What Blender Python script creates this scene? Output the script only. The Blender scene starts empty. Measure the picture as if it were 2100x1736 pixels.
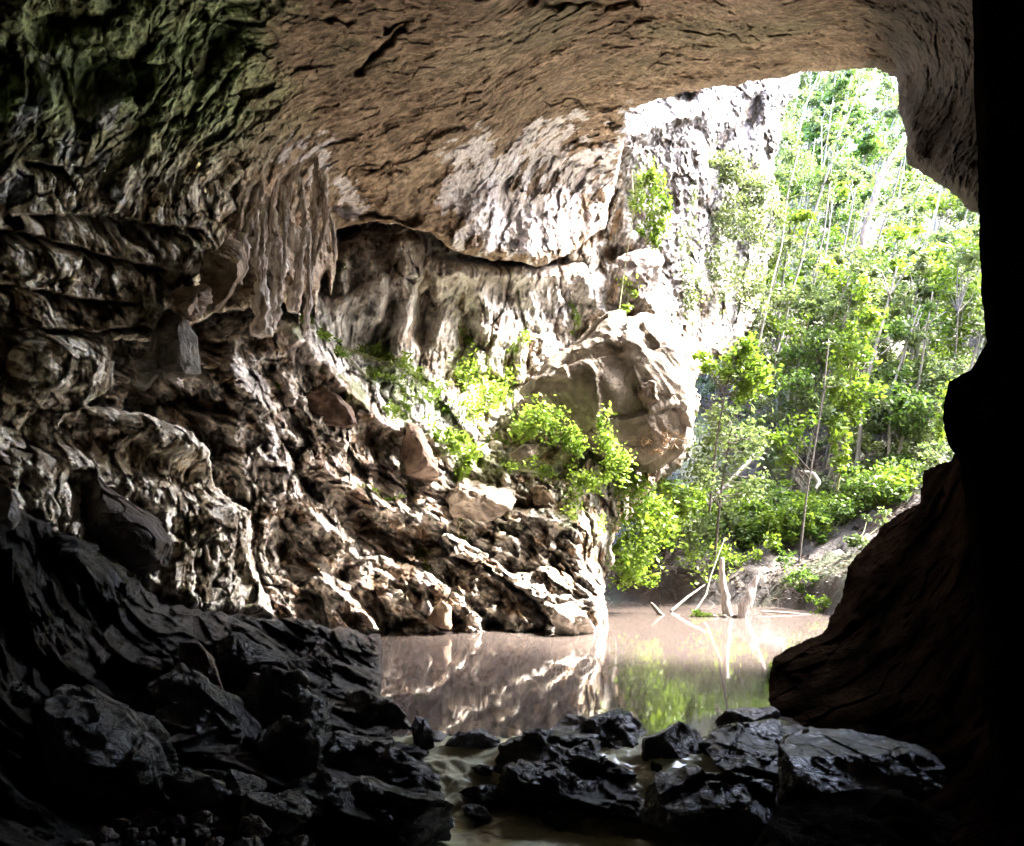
import bpy, math, random
import numpy as np
random.seed(7); RNG = np.random.default_rng(7)
sc = bpy.context.scene
COL = bpy.data.collections.new('place'); sc.collection.children.link(COL)

# ------------------------------------------------------------------ camera
F = 1650.0; CU, CV = 1050.0, 868.0
CAM = np.array([0.0, 0.0, 2.5]); PITCH = math.radians(9)
cp, sp = math.cos(PITCH), math.sin(PITCH)
cd = bpy.data.cameras.new('camera'); cam = bpy.data.objects.new('camera', cd); COL.objects.link(cam)
cam.location = CAM; cam.rotation_euler = (math.pi/2+PITCH, 0, 0)
cd.sensor_fit = 'HORIZONTAL'; cd.sensor_width = 36.0; cd.lens = 36.0*F/2100.0
cd.clip_start = 0.1; cd.clip_end = 1500
sc.camera = cam

def W(u, v, d):
    """direction (u, v) and distance d along the ground axis -> a point of the place"""
    u = np.asarray(u, float); v = np.asarray(v, float); d = np.asarray(d, float)
    X = (u-CU)/F; Y = (CV-v)/F
    yy = cp - Y*sp; zz = sp + Y*cp
    s = d/yy
    return np.stack([X*s, d+0*u, CAM[2]+zz*s], -1)

# ------------------------------------------------------------------ noise
_r = np.random.default_rng(3)
_perm = _r.permutation(256).astype(np.int32); _perm = np.concatenate([_perm, _perm, _perm])
_g = _r.normal(size=(256, 3)); _g /= np.linalg.norm(_g, axis=1)[:, None]; _g = _g.astype(np.float32)
def perlin(p):
    p = np.asarray(p, np.float32)
    i = np.floor(p).astype(np.int32); f = p-i; i &= 255
    w = f*f*f*(f*(f*6-15)+10)
    out = 0
    for a in (0, 1):
        A = _perm[i[..., 0]+a]; wa = w[..., 0] if a else 1-w[..., 0]
        for b in (0, 1):
            B = _perm[A+((i[..., 1]+b) & 255)]; wb = w[..., 1] if b else 1-w[..., 1]
            for c in (0, 1):
                G = _g[_perm[B+((i[..., 2]+c) & 255)]]; wc = w[..., 2] if c else 1-w[..., 2]
                out = out + wa*wb*wc*(G[..., 0]*(f[..., 0]-a)+G[..., 1]*(f[..., 1]-b)+G[..., 2]*(f[..., 2]-c))
    return out*1.6
def fbm(p, o=4, g=0.5):
    s = 0; a = 1.0
    for k in range(o):
        s = s + a*perlin(p*(2.03**k)+k*17.3); a *= g
    return s
def ridge(p, o=3, g=0.55):
    s = 0; a = 1.0; n = 0
    for k in range(o):
        r = 1-np.abs(perlin(p*(2.1**k)+k*9.1))*2.0
        s = s + a*r; n += a; a *= g
    return s/n
_cj = _r.random((4096, 3)).astype(np.float32); _cn = _r.normal(size=(4096, 3)).astype(np.float32)
_cn /= np.linalg.norm(_cn, axis=1)[:, None]
def worley(p, jit=0.9):
    """F1, F2 and a random tilted facet height per cell"""
    p = np.asarray(p, np.float32); i = np.floor(p).astype(np.int32)
    f1 = np.full(p.shape[:-1], 9., np.float32); f2 = f1.copy(); fac = np.zeros_like(f1)
    for a in (-1, 0, 1):
        for b in (-1, 0, 1):
            for c in (-1, 0, 1):
                j = i+np.array([a, b, c], np.int32)
                h = (j[..., 0]*73856093 ^ j[..., 1]*19349663 ^ j[..., 2]*83492791) & 4095
                q = p-(j+0.5+(_cj[h]-0.5)*jit)
                dd = np.sqrt((q*q).sum(-1))
                n = _cn[h]
                hh = (q*n).sum(-1)+n[..., 0]*0.5
                m = dd < f1
                f2 = np.where(m, f1, np.minimum(f2, dd)); fac = np.where(m, hh, fac); f1 = np.where(m, dd, f1)
    return f1, f2, fac
def aniso(p, ang, sq, depth_scale=0.6):
    """rotate by ang in the x-z plane and squeeze along the grain"""
    a = math.radians(ang); c, s = math.cos(a), math.sin(a)
    al = p[..., 0]*c+p[..., 2]*s; ac = -p[..., 0]*s+p[..., 2]*c
    return np.stack([al/sq, p[..., 1]*depth_scale, ac], -1)
def sstep(x, a, b):
    t = np.clip((x-a)/(b-a), 0, 1); return t*t*(3-2*t)

# ------------------------------------------------------------------ materials
def new_mat(name):
    m = bpy.data.materials.new(name); m.use_nodes = True
    nt = m.node_tree; return m, nt, nt.nodes, nt.links, nt.nodes['Principled BSDF']
def rock_mat(name, rough=0.75, spec=0.35, fine=9.0, bump=0.5, var=0.35, coat=0.0):
    m, nt, N, L, P = new_mat(name)
    at = N.new('ShaderNodeAttribute'); at.attribute_name = 'albedo'
    tc = N.new('ShaderNodeTexCoord')
    n1 = N.new('ShaderNodeTexNoise'); n1.inputs['Scale'].default_value = fine; n1.inputs['Detail'].default_value = 8; n1.inputs['Roughness'].default_value = 0.65
    n1.inputs['Distortion'].default_value = 0.6
    L.new(tc.outputs['Object'], n1.inputs['Vector'])
    v1 = N.new('ShaderNodeTexVoronoi'); v1.feature = 'DISTANCE_TO_EDGE'; v1.inputs['Scale'].default_value = fine*0.45
    mix = N.new('ShaderNodeMixRGB'); mix.inputs['Fac'].default_value = 0.25
    L.new(tc.outputs['Object'], mix.inputs['Color1']); L.new(n1.outputs['Color'], mix.inputs['Color2'])
    L.new(mix.outputs['Color'], v1.inputs['Vector'])
    mr = N.new('ShaderNodeMapRange'); mr.inputs['From Min'].default_value = 0.3; mr.inputs['From Max'].default_value = 0.7
    mr.inputs['To Min'].default_value = 1-var; mr.inputs['To Max'].default_value = 1+var
    L.new(n1.outputs['Fac'], mr.inputs['Value'])
    mul = N.new('ShaderNodeVectorMath'); mul.operation = 'SCALE'
    L.new(at.outputs['Color'], mul.inputs[0]); L.new(mr.outputs['Result'], mul.inputs['Scale'])
    L.new(mul.outputs['Vector'], P.inputs['Base Color'])
    P.inputs['Roughness'].default_value = rough; P.inputs['Specular IOR Level'].default_value = spec
    P.inputs['Coat Weight'].default_value = coat; P.inputs['Coat Roughness'].default_value = 0.22
    mm = N.new('ShaderNodeMath'); mm.operation = 'MULTIPLY_ADD'
    mi = N.new('ShaderNodeMath'); mi.operation = 'MINIMUM'; mi.inputs[1].default_value = 0.12
    L.new(v1.outputs['Distance'], mi.inputs[0]); L.new(mi.outputs[0], mm.inputs[0]); mm.inputs[1].default_value = 3.0
    L.new(n1.outputs['Fac'], mm.inputs[2])
    b = N.new('ShaderNodeBump'); b.inputs['Strength'].default_value = bump; b.inputs['Distance'].default_value = 0.12
    L.new(mm.outputs[0], b.inputs['Height']); L.new(b.outputs['Normal'], P.inputs['Normal'])
    if coat: L.new(b.outputs['Normal'], P.inputs['Coat Normal'])
    return m
M_ROCK = rock_mat('limestone', 0.7, 0.35, 4.0, 0.7, 0.35)
M_CEIL = rock_mat('ceiling_rock', 0.75, 0.25, 5.0, 0.8, 0.4)
M_WALL = rock_mat('cave_rock', 0.6, 0.4, 6.0, 0.8, 0.45)
M_WET = rock_mat('wet_rock', 0.6, 0.1, 7.0, 1.0, 0.5, coat=0.8)
M_DARK = rock_mat('shaded_cave_rock', 0.9, 0.0, 6.0, 0.8, 0.5)  # no sheen, for rock whose backlit darkness is put into the colour

def leaf_mat(name, c1, c2, trans=0.45):
    m, nt, N, L, P = new_mat(name)
    at = N.new('ShaderNodeAttribute'); at.attribute_name = 'tint'
    r = N.new('ShaderNodeMixRGB'); r.inputs['Color1'].default_value = (*c1, 1); r.inputs['Color2'].default_value = (*c2, 1)
    L.new(at.outputs['Fac'], r.inputs['Fac']); L.new(r.outputs['Color'], P.inputs['Base Color'])
    P.inputs['Roughness'].default_value = 0.5; P.inputs['Specular IOR Level'].default_value = 0.3
    t = N.new('ShaderNodeBsdfTranslucent')
    g = N.new('ShaderNodeVectorMath'); g.operation = 'MULTIPLY'; g.inputs[1].default_value = (1.2, 1.25, 0.85)
    L.new(r.outputs['Color'], g.inputs[0]); L.new(g.outputs['Vector'], t.inputs['Color'])
    mx = N.new('ShaderNodeMixShader'); mx.inputs['Fac'].default_value = trans
    L.new(P.outputs[0], mx.inputs[1]); L.new(t.outputs[0], mx.inputs[2])
    L.new(mx.outputs[0], N['Material Output'].inputs['Surface'])
    return m
L_BRIGHT = leaf_mat('leaf_bright', (0.06, 0.11, 0.012), (0.14, 0.20, 0.025), 0.5)
L_MID = leaf_mat('leaf_mid', (0.03, 0.06, 0.013), (0.09, 0.15, 0.03), 0.45)
L_SLOPE = leaf_mat('leaf_slope', (0.09, 0.15, 0.025), (0.24, 0.33, 0.06), 0.5)  # leaf tone brightened to make up for the shade on the slope
L_FOREST = leaf_mat('leaf_forest', (0.045, 0.07, 0.028), (0.13, 0.17, 0.065), 0.45)
L_GREY = leaf_mat('leaf_grey', (0.05, 0.068, 0.03), (0.14, 0.175, 0.07), 0.35)
def simple_mat(name, c, rough=0.8, scale=8.0, var=0.4, bump=0.5, c2=None, stretch=(1, 1, 1)):
    m, nt, N, L, P = new_mat(name)
    tc = N.new('ShaderNodeTexCoord'); mp = N.new('ShaderNodeMapping'); mp.inputs['Scale'].default_value = stretch
    L.new(tc.outputs['Object'], mp.inputs['Vector'])
    n = N.new('ShaderNodeTexNoise'); n.inputs['Scale'].default_value = scale; n.inputs['Detail'].default_value = 7
    L.new(mp.outputs['Vector'], n.inputs['Vector'])
    cr = N.new('ShaderNodeValToRGB'); cr.color_ramp.elements[0].position = 0.35; cr.color_ramp.elements[1].position = 0.65
    c2 = c2 or tuple(min(1, x*(1+var)) for x in c)
    cr.color_ramp.elements[0].color = (*[x*(1-var) for x in c], 1); cr.color_ramp.elements[1].color = (*c2, 1)
    L.new(n.outputs['Fac'], cr.inputs['Fac']); L.new(cr.outputs['Color'], P.inputs['Base Color'])
    b = N.new('ShaderNodeBump'); b.inputs['Strength'].default_value = bump; b.inputs['Distance'].default_value = 0.05
    L.new(n.outputs['Fac'], b.inputs['Height']); L.new(b.outputs['Normal'], P.inputs['Normal'])
    P.inputs['Roughness'].default_value = rough
    return m
M_BARK = simple_mat('grey_bark', (0.12, 0.11, 0.09), 0.8, 6, 0.4, 0.6, stretch=(1, 1, 0.3))
M_PALEBARK = simple_mat('pale_bark', (0.19, 0.175, 0.145), 0.7, 6, 0.3, 0.4, stretch=(1, 1, 0.3))
M_DARKBARK = simple_mat('dark_bark', (0.06, 0.05, 0.04), 0.8, 6, 0.4, 0.5)
M_BROWNBARK = simple_mat('brown_bark', (0.14, 0.095, 0.07), 0.8, 5, 0.4, 0.6, stretch=(1, 1, 0.3))
M_DRIFT = simple_mat('bleached_wood', (0.28, 0.25, 0.235), 0.6, 7, 0.35, 0.6, stretch=(3, 3, 0.5))
M_STEM = simple_mat('stem', (0.16, 0.17, 0.07), 0.7, 10, 0.3, 0.3)

def water_mat(name, col, rough, scale, stretch, bump, dist):
    m, nt, N, L, P = new_mat(name)
    tc = N.new('ShaderNodeTexCoord'); mp = N.new('ShaderNodeMapping'); mp.inputs['Scale'].default_value = stretch
    L.new(tc.outputs['Object'], mp.inputs['Vector'])
    n = N.new('ShaderNodeTexNoise'); n.inputs['Scale'].default_value = scale; n.inputs['Detail'].default_value = 3; n.inputs['Distortion'].default_value = 0.5
    L.new(mp.outputs['Vector'], n.inputs['Vector'])
    b = N.new('ShaderNodeBump'); b.inputs['Strength'].default_value = bump; b.inputs['Distance'].default_value = dist
    L.new(n.outputs['Fac'], b.inputs['Height']); L.new(b.outputs['Normal'], P.inputs['Normal'])
    P.inputs['Base Color'].default_value = (*col, 1); P.inputs['Roughness'].default_value = rough; P.inputs['IOR'].default_value = 1.33
    return m
M_POND = water_mat('muddy_water', (0.078, 0.063, 0.056), 0.035, 1.2, (1, 0.7, 1), 0.2, 0.012)
M_STREAM = water_mat('stream_water', (0.46, 0.46, 0.33), 0.04, 5.0, (1, 1.2, 1), 0.6, 0.03)

# ------------------------------------------------------------------ mesh helpers
def mesh_obj(name, V, Fq, mat, parent=None, albedo=None, tint=None, smooth=True):
    V = np.ascontiguousarray(V, np.float32); Fq = np.ascontiguousarray(Fq, np.int32)
    me = bpy.data.meshes.new(name)
    n, k = Fq.shape
    me.vertices.add(len(V)); me.vertices.foreach_set('co', V.ravel())
    me.loops.add(n*k); me.loops.foreach_set('vertex_index', Fq.ravel())
    me.polygons.add(n)
    me.polygons.foreach_set('loop_start', np.arange(0, n*k, k, dtype=np.int32))
    if smooth: me.polygons.foreach_set('use_smooth', np.ones(n, bool))
    if albedo is not None:
        a = me.color_attributes.new('albedo', 'FLOAT_COLOR', 'POINT')
        c = np.ones((len(V), 4), np.float32); c[:, :3] = albedo; a.data.foreach_set('color', c.ravel())
    if tint is not None:
        a = me.attributes.new('tint', 'FLOAT', 'FACE'); a.data.foreach_set('value', np.asarray(tint, np.float32))
    me.update(calc_edges=True); me.validate()
    me.materials.append(mat)
    o = bpy.data.objects.new(name, me); COL.objects.link(o)
    if parent: o.parent = parent
    return o
def tag(o, label, cat, group=None):
    o['label'] = label; o['category'] = cat
    if group: o['group'] = group
    return o
def struct(o): o['kind'] = 'structure'; return o
def thing(name, label, cat, loc, group=None):
    o = bpy.data.objects.new(name, None); COL.objects.link(o); o.location = loc; o.empty_display_size = 0.2
    return tag(o, label, cat, group)

def rbf(ctrl):
    c = np.array(ctrl, float); xy = c[:, :2]/1000.; z = c[:, 2]; n = len(c)
    K = np.sqrt(((xy[:, None]-xy[None])**2).sum(-1)+1e-4)
    A = np.zeros((n+3, n+3)); A[:n, :n] = K; A[:n, n] = 1; A[:n, n+1:] = xy; A[n, :n] = 1; A[n+1:, :n] = xy.T
    s = np.linalg.solve(A, np.concatenate([z, [0, 0, 0]]))
    def f(u, v):
        out = s[n]+s[n+1]*u/1000.+s[n+2]*v/1000.
        for k in range(n):
            out = out+s[k]*np.sqrt((u/1000.-xy[k, 0])**2+(v/1000.-xy[k, 1])**2+1e-4)
        return out
    return f
def seg_dist(u, v, poly, closed=True):
    best = np.full(u.shape, 1e9)
    m = len(poly)
    for k in range(m if closed else m-1):
        x0, y0 = poly[k][:2]; x1, y1 = poly[(k+1) % m][:2]
        dx, dy = x1-x0, y1-y0
        t = np.clip(((u-x0)*dx+(v-y0)*dy)/(dx*dx+dy*dy+1e-9), 0, 1)
        best = np.minimum(best, np.hypot(u-x0-t*dx, v-y0-t*dy))
    return best
def sdf(u, v, poly):
    ins = np.zeros(u.shape, bool); m = len(poly)
    for k in range(m):
        x0, y0 = poly[k]; x1, y1 = poly[(k+1) % m]
        if y0 == y1: continue
        c = ((y0 > v) != (y1 > v)) & (u < (x1-x0)*(v-y0)/(y1-y0)+x0)
        ins ^= c
    return np.where(ins, 1, -1)*seg_dist(u, v, poly)

SURF = {}
def surf(name, u, v):
    a, b, y = SURF[name]; k = (np.abs(a-u) < 7) & (np.abs(b-v) < 7)
    return float(np.median(y[k])) if k.any() else None
def relief(name, poly, ctrl, disp, albedo, mat, step=2.0, edge_r=40, edge_back=1.5, rough_edge=5, skirt=6.0, feats=None, parent=None):
    P = np.array(poly, float)
    us = np.arange(P[:, 0].min()-step, P[:, 0].max()+step*1.5, step); vs = np.arange(P[:, 1].min()-step, P[:, 1].max()+step*1.5, step)
    U, V = np.meshgrid(us, vs)
    S = sdf(U, V, poly)
    q = np.stack([U/45., V/45., 0*U+hash(name) % 7], -1) if False else np.stack([U/45., V/45., 0*U+len(name)*1.7], -1)
    S = S+rough_edge*(fbm(q, 4, 0.6))
    gv, gu = np.gradient(S, step); gl = np.maximum(np.hypot(gu, gv), 0.3)
    near = (S < 0) & (S > -1.6*step)
    keep = S > -1.6*step
    mv = np.where(near, -S, 0)
    U = U+gu/gl**2*mv; V = V+gv/gl**2*mv
    Sc = np.maximum(S, 0)
    D = rbf(ctrl)(U, V); D0 = D.copy()
    if feats: D = D+feats(U, V)
    t = np.clip(Sc/edge_r, 0, 1)
    D = D+edge_back*(1-np.sqrt(np.clip(1-(1-t)**2, 0, 1)))
    idx = np.full(U.shape, -1, np.int64); idx[keep] = np.arange(keep.sum())
    u, v, d, s = U[keep], V[keep], D[keep], Sc[keep]
    P0 = W(u, v, d)
    Pn = W(u, v, D0[keep]); Pn[:, 1] += 0.35*(d-D0[keep])
    dl, info = disp(Pn, u, v)
    dl = dl*np.clip(0.25+s/25., 0, 1)
    r = P0-CAM; dist = np.linalg.norm(r, axis=-1)
    X = CAM+r*(1+dl/dist)[:, None]
    SURF[name] = (u, v, X[:, 1])
    a, b, c, e = idx[:-1, :-1], idx[:-1, 1:], idx[1:, 1:], idx[1:, :-1]
    ok = (a >= 0) & (b >= 0) & (c >= 0) & (e >= 0)
    Q = np.stack([a[ok], b[ok], c[ok], e[ok]], -1)[:, ::-1]
    alb = albedo(Pn, u, v, info)
    if skirt:
        E = np.concatenate([Q[:, [0, 1]], Q[:, [1, 2]], Q[:, [2, 3]], Q[:, [3, 0]]])
        n = len(X); key = np.minimum(E[:, 0], E[:, 1])*n+np.maximum(E[:, 0], E[:, 1])
        uq, first, cnt = np.unique(key, return_index=True, return_counts=True)
        B = E[first[cnt == 1]]
        bv = np.unique(B); m = np.full(n, -1, np.int64); m[bv] = n+np.arange(len(bv))
        rr = X[bv]-CAM; dd = np.linalg.norm(rr, axis=-1)
        sk = skirt(u[bv]) if callable(skirt) else skirt
        X = np.concatenate([X, CAM+rr*(1+sk/dd)[:, None]])
        alb = np.concatenate([alb, alb[bv]])
        Q = np.concatenate([Q, np.stack([B[:, 1], B[:, 0], m[B[:, 0]], m[B[:, 1]]], -1)])
    used = np.unique(Q); mm = np.full(len(X), -1, np.int64); mm[used] = np.arange(len(used))
    return mesh_obj(name, X[used], mm[Q], mat, parent, albedo=alb[used])

def mixc(a, b, t):
    return np.asarray(a)*(1-t[..., None])+np.asarray(b)*t[..., None]
def ell(u, v, cu, cv, ru, rv, ang=0):
    a = math.radians(ang); c, s = math.cos(a), math.sin(a)
    x = (u-cu)*c+(v-cv)*s; y = -(u-cu)*s+(v-cv)*c
    return np.sqrt((x/ru)**2+(y/rv)**2)

# cube sphere
def cubesphere(n):
    g = np.linspace(-1, 1, n+1); A, B = np.meshgrid(g, g); A = np.tan(A*np.pi/4); B = np.tan(B*np.pi/4); O = np.ones_like(A)
    Vs, Fs, off = [], [], 0
    for f in ((A, B, O), (-A, B, -O), (O, B, -A), (-O, B, A), (A, O, -B), (A, -O, B)):
        p = np.stack(f, -1).reshape(-1, 3); Vs.append(p/np.linalg.norm(p, axis=1)[:, None])
        i = np.arange((n+1)**2).reshape(n+1, n+1)
        Fs.append(np.stack([i[:-1, :-1], i[:-1, 1:], i[1:, 1:], i[1:, :-1]], -1).reshape(-1, 4)+off); off += (n+1)**2
    Vv = np.concatenate(Vs); Ff = np.concatenate(Fs)
    key = np.round(Vv*1e5).astype(np.int64); _, first, inv = np.unique(key, axis=0, return_index=True, return_inverse=True)
    return Vv[first], inv.reshape(-1)[Ff]
_CS = {}
def rock(name, label, poly, d, thick, seed, mat=None, cols=((0.25, 0.2, 0.15), (0.45, 0.4, 0.33)), amp=0.10, facets=7, n=None, cat='boulder', group=None, grain=35, sq=3.0, boxy=0.65, up_facet=None):
    """a solid rock: its silhouette outline, its distance and its depth from front to back"""
    poly = np.array(poly, float)
    if len(poly) == 1: pass
    cx, cy = poly.mean(0)
    size = np.ptp(poly, axis=0).max()
    n = n or int(np.clip(size/4.5, 14, 90))
    if n not in _CS: _CS[n] = cubesphere(n)
    S, Fq = _CS[n]
    rs = np.random.default_rng(seed)
    th = np.arctan2(S[:, 2], S[:, 0]); cphi = np.hypot(S[:, 0], S[:, 2]); sphi = S[:, 1]
    ta = np.linspace(-np.pi, np.pi, 361); R = np.zeros(361)
    for k in range(len(poly)):
        x0, y0 = poly[k]-(cx, cy); x1, y1 = poly[(k+1) % len(poly)]-(cx, cy)
        y0, y1 = -y0, -y1
        dx, dy = np.cos(ta), np.sin(ta); ex, ey = x1-x0, y1-y0
        den = dx*ey-dy*ex; den = np.where(np.abs(den) < 1e-9, 1e-9, den)
        t = (x0*ey-y0*ex)/den; s = (x0*dy-y0*dx)/den
        R = np.maximum(R, np.where((s >= -1e-6) & (s <= 1+1e-6) & (t > 0), t, 0))
    ker = np.ones(3)/3; R = np.convolve(np.concatenate([R[-2:-1], R, R[1:2]]), ker, 'valid')
    Rt = np.interp(th, ta, R)
    rr = Rt*cphi**boxy
    u = cx+rr*np.cos(th); v = cy-rr*np.sin(th); off = np.sign(sphi)*np.abs(sphi)**0.85*thick
    C = W(cx, cy, d); 
    X = W(u, v, d+off+thick*0.0)-C
    for k in range(facets):
        nn = rs.normal(size=3); nn[1] = -abs(nn[1])*1.2; nn[2] += 0.35; nn /= np.linalg.norm(nn)
        if up_facet is not None and k == 0: nn = np.array(up_facet, float); nn /= np.linalg.norm(nn)
        pr = X@nn; h = np.percentile(pr, 97)*rs.uniform(0.55, 0.85)
        ov = np.maximum(pr-h, 0)
        X = X-nn*(ov*0.97)[:, None]
    P0 = X+C
    nrm = X/np.linalg.norm(X, axis=1)[:, None]; sz = np.linalg.norm(np.ptp(X, axis=0))*0.5
    q = aniso(P0+seed*3.1, -grain, sq)
    f1, f2, fac = worley(P0/(sz*0.45)+seed)
    t1_, t2_, tf = worley(q/(sz*0.16)+seed)
    dl = 0.22*tf*sz*amp*2+0.55*fac*sz*amp*2+amp*sz*1.1*fbm(P0/(sz*0.5)+seed, 3)+amp*sz*0.55*(ridge(q/(sz*0.16), 3)-0.5)
    cr = np.exp(-((f2-f1)/0.05)**2); dl = dl-0.018*sz*cr*np.clip(fbm(P0/(sz*0.4)+3, 2)*3, 0, 1)
    X = P0+nrm*dl[:, None]
    m = np.clip(0.5+0.9*fbm(q/(sz*0.25)+5, 4), 0, 1)
    alb = mixc(cols[0], cols[1], m)
    o = mesh_obj(name, X-C, Fq[:, ::-1], mat or M_ROCK, albedo=alb); o.location = C
    return tag(o, label, cat, group)

def tube_arrays(pts, rad, sides=8, lump=0.0, seed=0, seg=2.5):
    pts = np.asarray(pts, float); rad = np.asarray(rad, float)
    # resample
    L = np.r_[0, np.cumsum(np.linalg.norm(np.diff(pts, axis=0), axis=1))]
    n = max(4, min(220, int(L[-1]/(max(rad.mean()*seg, 0.03)))))
    t = np.linspace(0, L[-1], n)
    # smooth through chord-length interpolation
    Pn = np.stack([np.interp(t, L, pts[:, k]) for k in range(3)], -1); rn = np.interp(t, L, rad)
    for _ in range(2):
        Pn[1:-1] = (Pn[:-2]+2*Pn[1:-1]+Pn[2:])/4
    T = np.gradient(Pn, axis=0); T /= np.linalg.norm(T, axis=1)[:, None]+1e-9
    A = np.cross(T, [0.3, 1, 0.05]); A /= np.linalg.norm(A, axis=1)[:, None]+1e-9; B = np.cross(T, A)
    a = np.linspace(0, 2*np.pi, sides, endpoint=False)
    ring = A[:, None]*np.cos(a)[None, :, None]+B[:, None]*np.sin(a)[None, :, None]
    R = rn[:, None]*np.ones((1, sides))
    if lump:
        P0 = Pn[:, None]+ring*rn[:, None, None]
        R = R*(1+lump*fbm(P0*(0.6/rad.mean())*np.array([1, 1, 0.5])+seed, 3))
    V = (Pn[:, None]+ring*R[..., None]).reshape(-1, 3)
    i = np.arange(n*sides).reshape(n, sides); j = np.roll(i, -1, axis=1)
    Q = np.stack([i[:-1], j[:-1], j[1:], i[1:]], -1).reshape(-1, 4)
    # caps
    V = np.concatenate([V, Pn[:1], Pn[-1:]]); c0, c1 = n*sides, n*sides+1
    k0 = np.stack([j[0], i[0], np.full(sides, c0), np.full(sides, c0)], -1); 
    Q0 = np.stack([j[0][::2], i[0][::2], i[0][::2]-1*0, np.full(len(i[0][::2]), c0)], -1)
    return V, Q, (i[0], i[-1], c0, c1)
class Tubes:
    def __init__(s): s.V = []; s.Q = []; s.n = 0
    def add(s, pts, rad, sides=8, lump=0.0, seed=0, seg=2.5):
        V, Q, (r0, r1, c0, c1) = tube_arrays(pts, rad, sides, lump, seed, seg)
        s.V.append(V); s.Q.append(Q+s.n)
        def cap(r, c, rev):
            f = []
            for k in range(0, len(r), 2):
                a, b, e = r[k], r[(k+1) % len(r)], r[(k+2) % len(r)]
                f.append([c, e, b, a] if not rev else [c, a, b, e])
            return np.array(f)+s.n
        s.Q.append(cap(r0, c0, False)); s.Q.append(cap(r1, c1, True)); s.n += len(V)
    def build(s, name, mat, parent=None, org=(0, 0, 0)):
        return mesh_obj(name, np.concatenate(s.V)-np.array(org), np.concatenate(s.Q), mat, parent)

def leaf_arrays(C, size, rs, droop=0.3, aspect=0.45, bend=0.25):
    n = len(C)
    d = rs.normal(size=(n, 3)); d[:, 2] = d[:, 2]*0.6-droop; d /= np.linalg.norm(d, axis=1)[:, None]
    r = rs.normal(size=(n, 3)); w = np.cross(d, r); w /= np.linalg.norm(w, axis=1)[:, None]
    nn = np.cross(d, w)
    s = size*rs.uniform(0.55, 1.35, n)[:, None]
    b = C-d*s*0.5; t = C+d*s*0.5
    l = C+w*s*aspect*0.5+nn*s*bend*0.3; rr = C-w*s*aspect*0.5+nn*s*bend*0.3
    V = np.stack([b, l, t, rr], 1).reshape(-1, 3); Q = np.arange(4*n).reshape(n, 4)
    return V, Q
def clump_points(centre, rad, n, rs, nsub=None, tight=0.33):
    nsub = nsub or max(3, int(n/45))
    x = rs.normal(size=(nsub, 3)); x /= np.linalg.norm(x, axis=1)[:, None]
    x = x*(rs.random(nsub)**0.4)[:, None]
    sub = np.asarray(centre)+x*np.asarray(rad)
    k = rs.integers(0, nsub, n)
    return sub[k]+rs.normal(size=(n, 3))*np.asarray(rad)*tight*rs.uniform(0.4, 1.2, nsub)[k][:, None], sub
def foliage(name, C, size, mat, parent, org, rs, **kw):
    V, Q = leaf_arrays(C, size, rs, **kw)
    t = np.clip(0.5+0.55*perlin(C*0.9)+rs.normal(size=len(C))*0.25, 0, 1)
    return mesh_obj(name, V-np.array(org), Q, mat, parent, tint=t, smooth=False)

# ------------------------------------------------------------------ far hillside
def hill_z(x, y):
    s1 = y-39.5-0.8*np.sin(x*0.45); s2 = x-13.2-0.6*np.sin(y*0.35)
    k = 3.0; s = np.logaddexp(s1/k, s2/k)*k
    z = np.where(s < 0, 0.4*s, 0)+1.1*sstep(s, 0.0, 1.0)+np.where(s > 0, 0.62*s*(1+0.35*sstep(s, 5, 30)), 0)
    z = np.minimum(z, 62+0*z)
    p = np.stack([x, y, 0*x], -1)
    n = 0.7*fbm(p/6., 3)+0.35*(ridge(p/2.2, 3)-0.4)
    return z-0.25+n*sstep(s, 0.3, 4)
gx = np.concatenate([np.arange(-30, 45, 0.22), np.arange(45, 140, 2.0)]); gy = np.concatenate([np.arange(14, 75, 0.22), np.arange(75, 260, 2.0)])
GX, GY = np.meshgrid(gx, gy); GZ = hill_z(GX, GY)
Xh = np.stack([GX, GY, GZ], -1).reshape(-1, 3)
w1, w2, wf = worley(np.stack([GX, GY, GZ], -1)/0.9)
rock_m = sstep(fbm(Xh/3.5, 3), 0.05, 0.3)
Xh[:, 2] += (0.35*(wf.ravel()+0.2)*rock_m*sstep(GZ.ravel(), 0.5, 1.5))
i = np.arange(GX.size).reshape(GX.shape)
Q = np.stack([i[:-1, :-1], i[:-1, 1:], i[1:, 1:], i[1:, :-1]], -1).reshape(-1, 4)
lit = mixc((0.013, 0.009, 0.007), (0.042, 0.028, 0.022), np.clip(0.5+0.9*fbm(Xh/0.8, 4), 0, 1))
alb = mixc(lit, (0.05, 0.045, 0.041), rock_m*0.5)
alb = mixc(alb, (0.035, 0.05, 0.018), sstep(fbm(Xh/5.+9, 3), 0.1, 0.4)*0.7)
struct(mesh_obj('hillside', Xh, Q, M_ROCK, albedo=alb))

def hit(u, v):
    for d in np.arange(24, 200, 0.25):
        p = W(u, v, d)
        if p[2] < hill_z(np.array([p[0]]), np.array([p[1]]))[0]: return p
    return W(u, v, 60)

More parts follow.
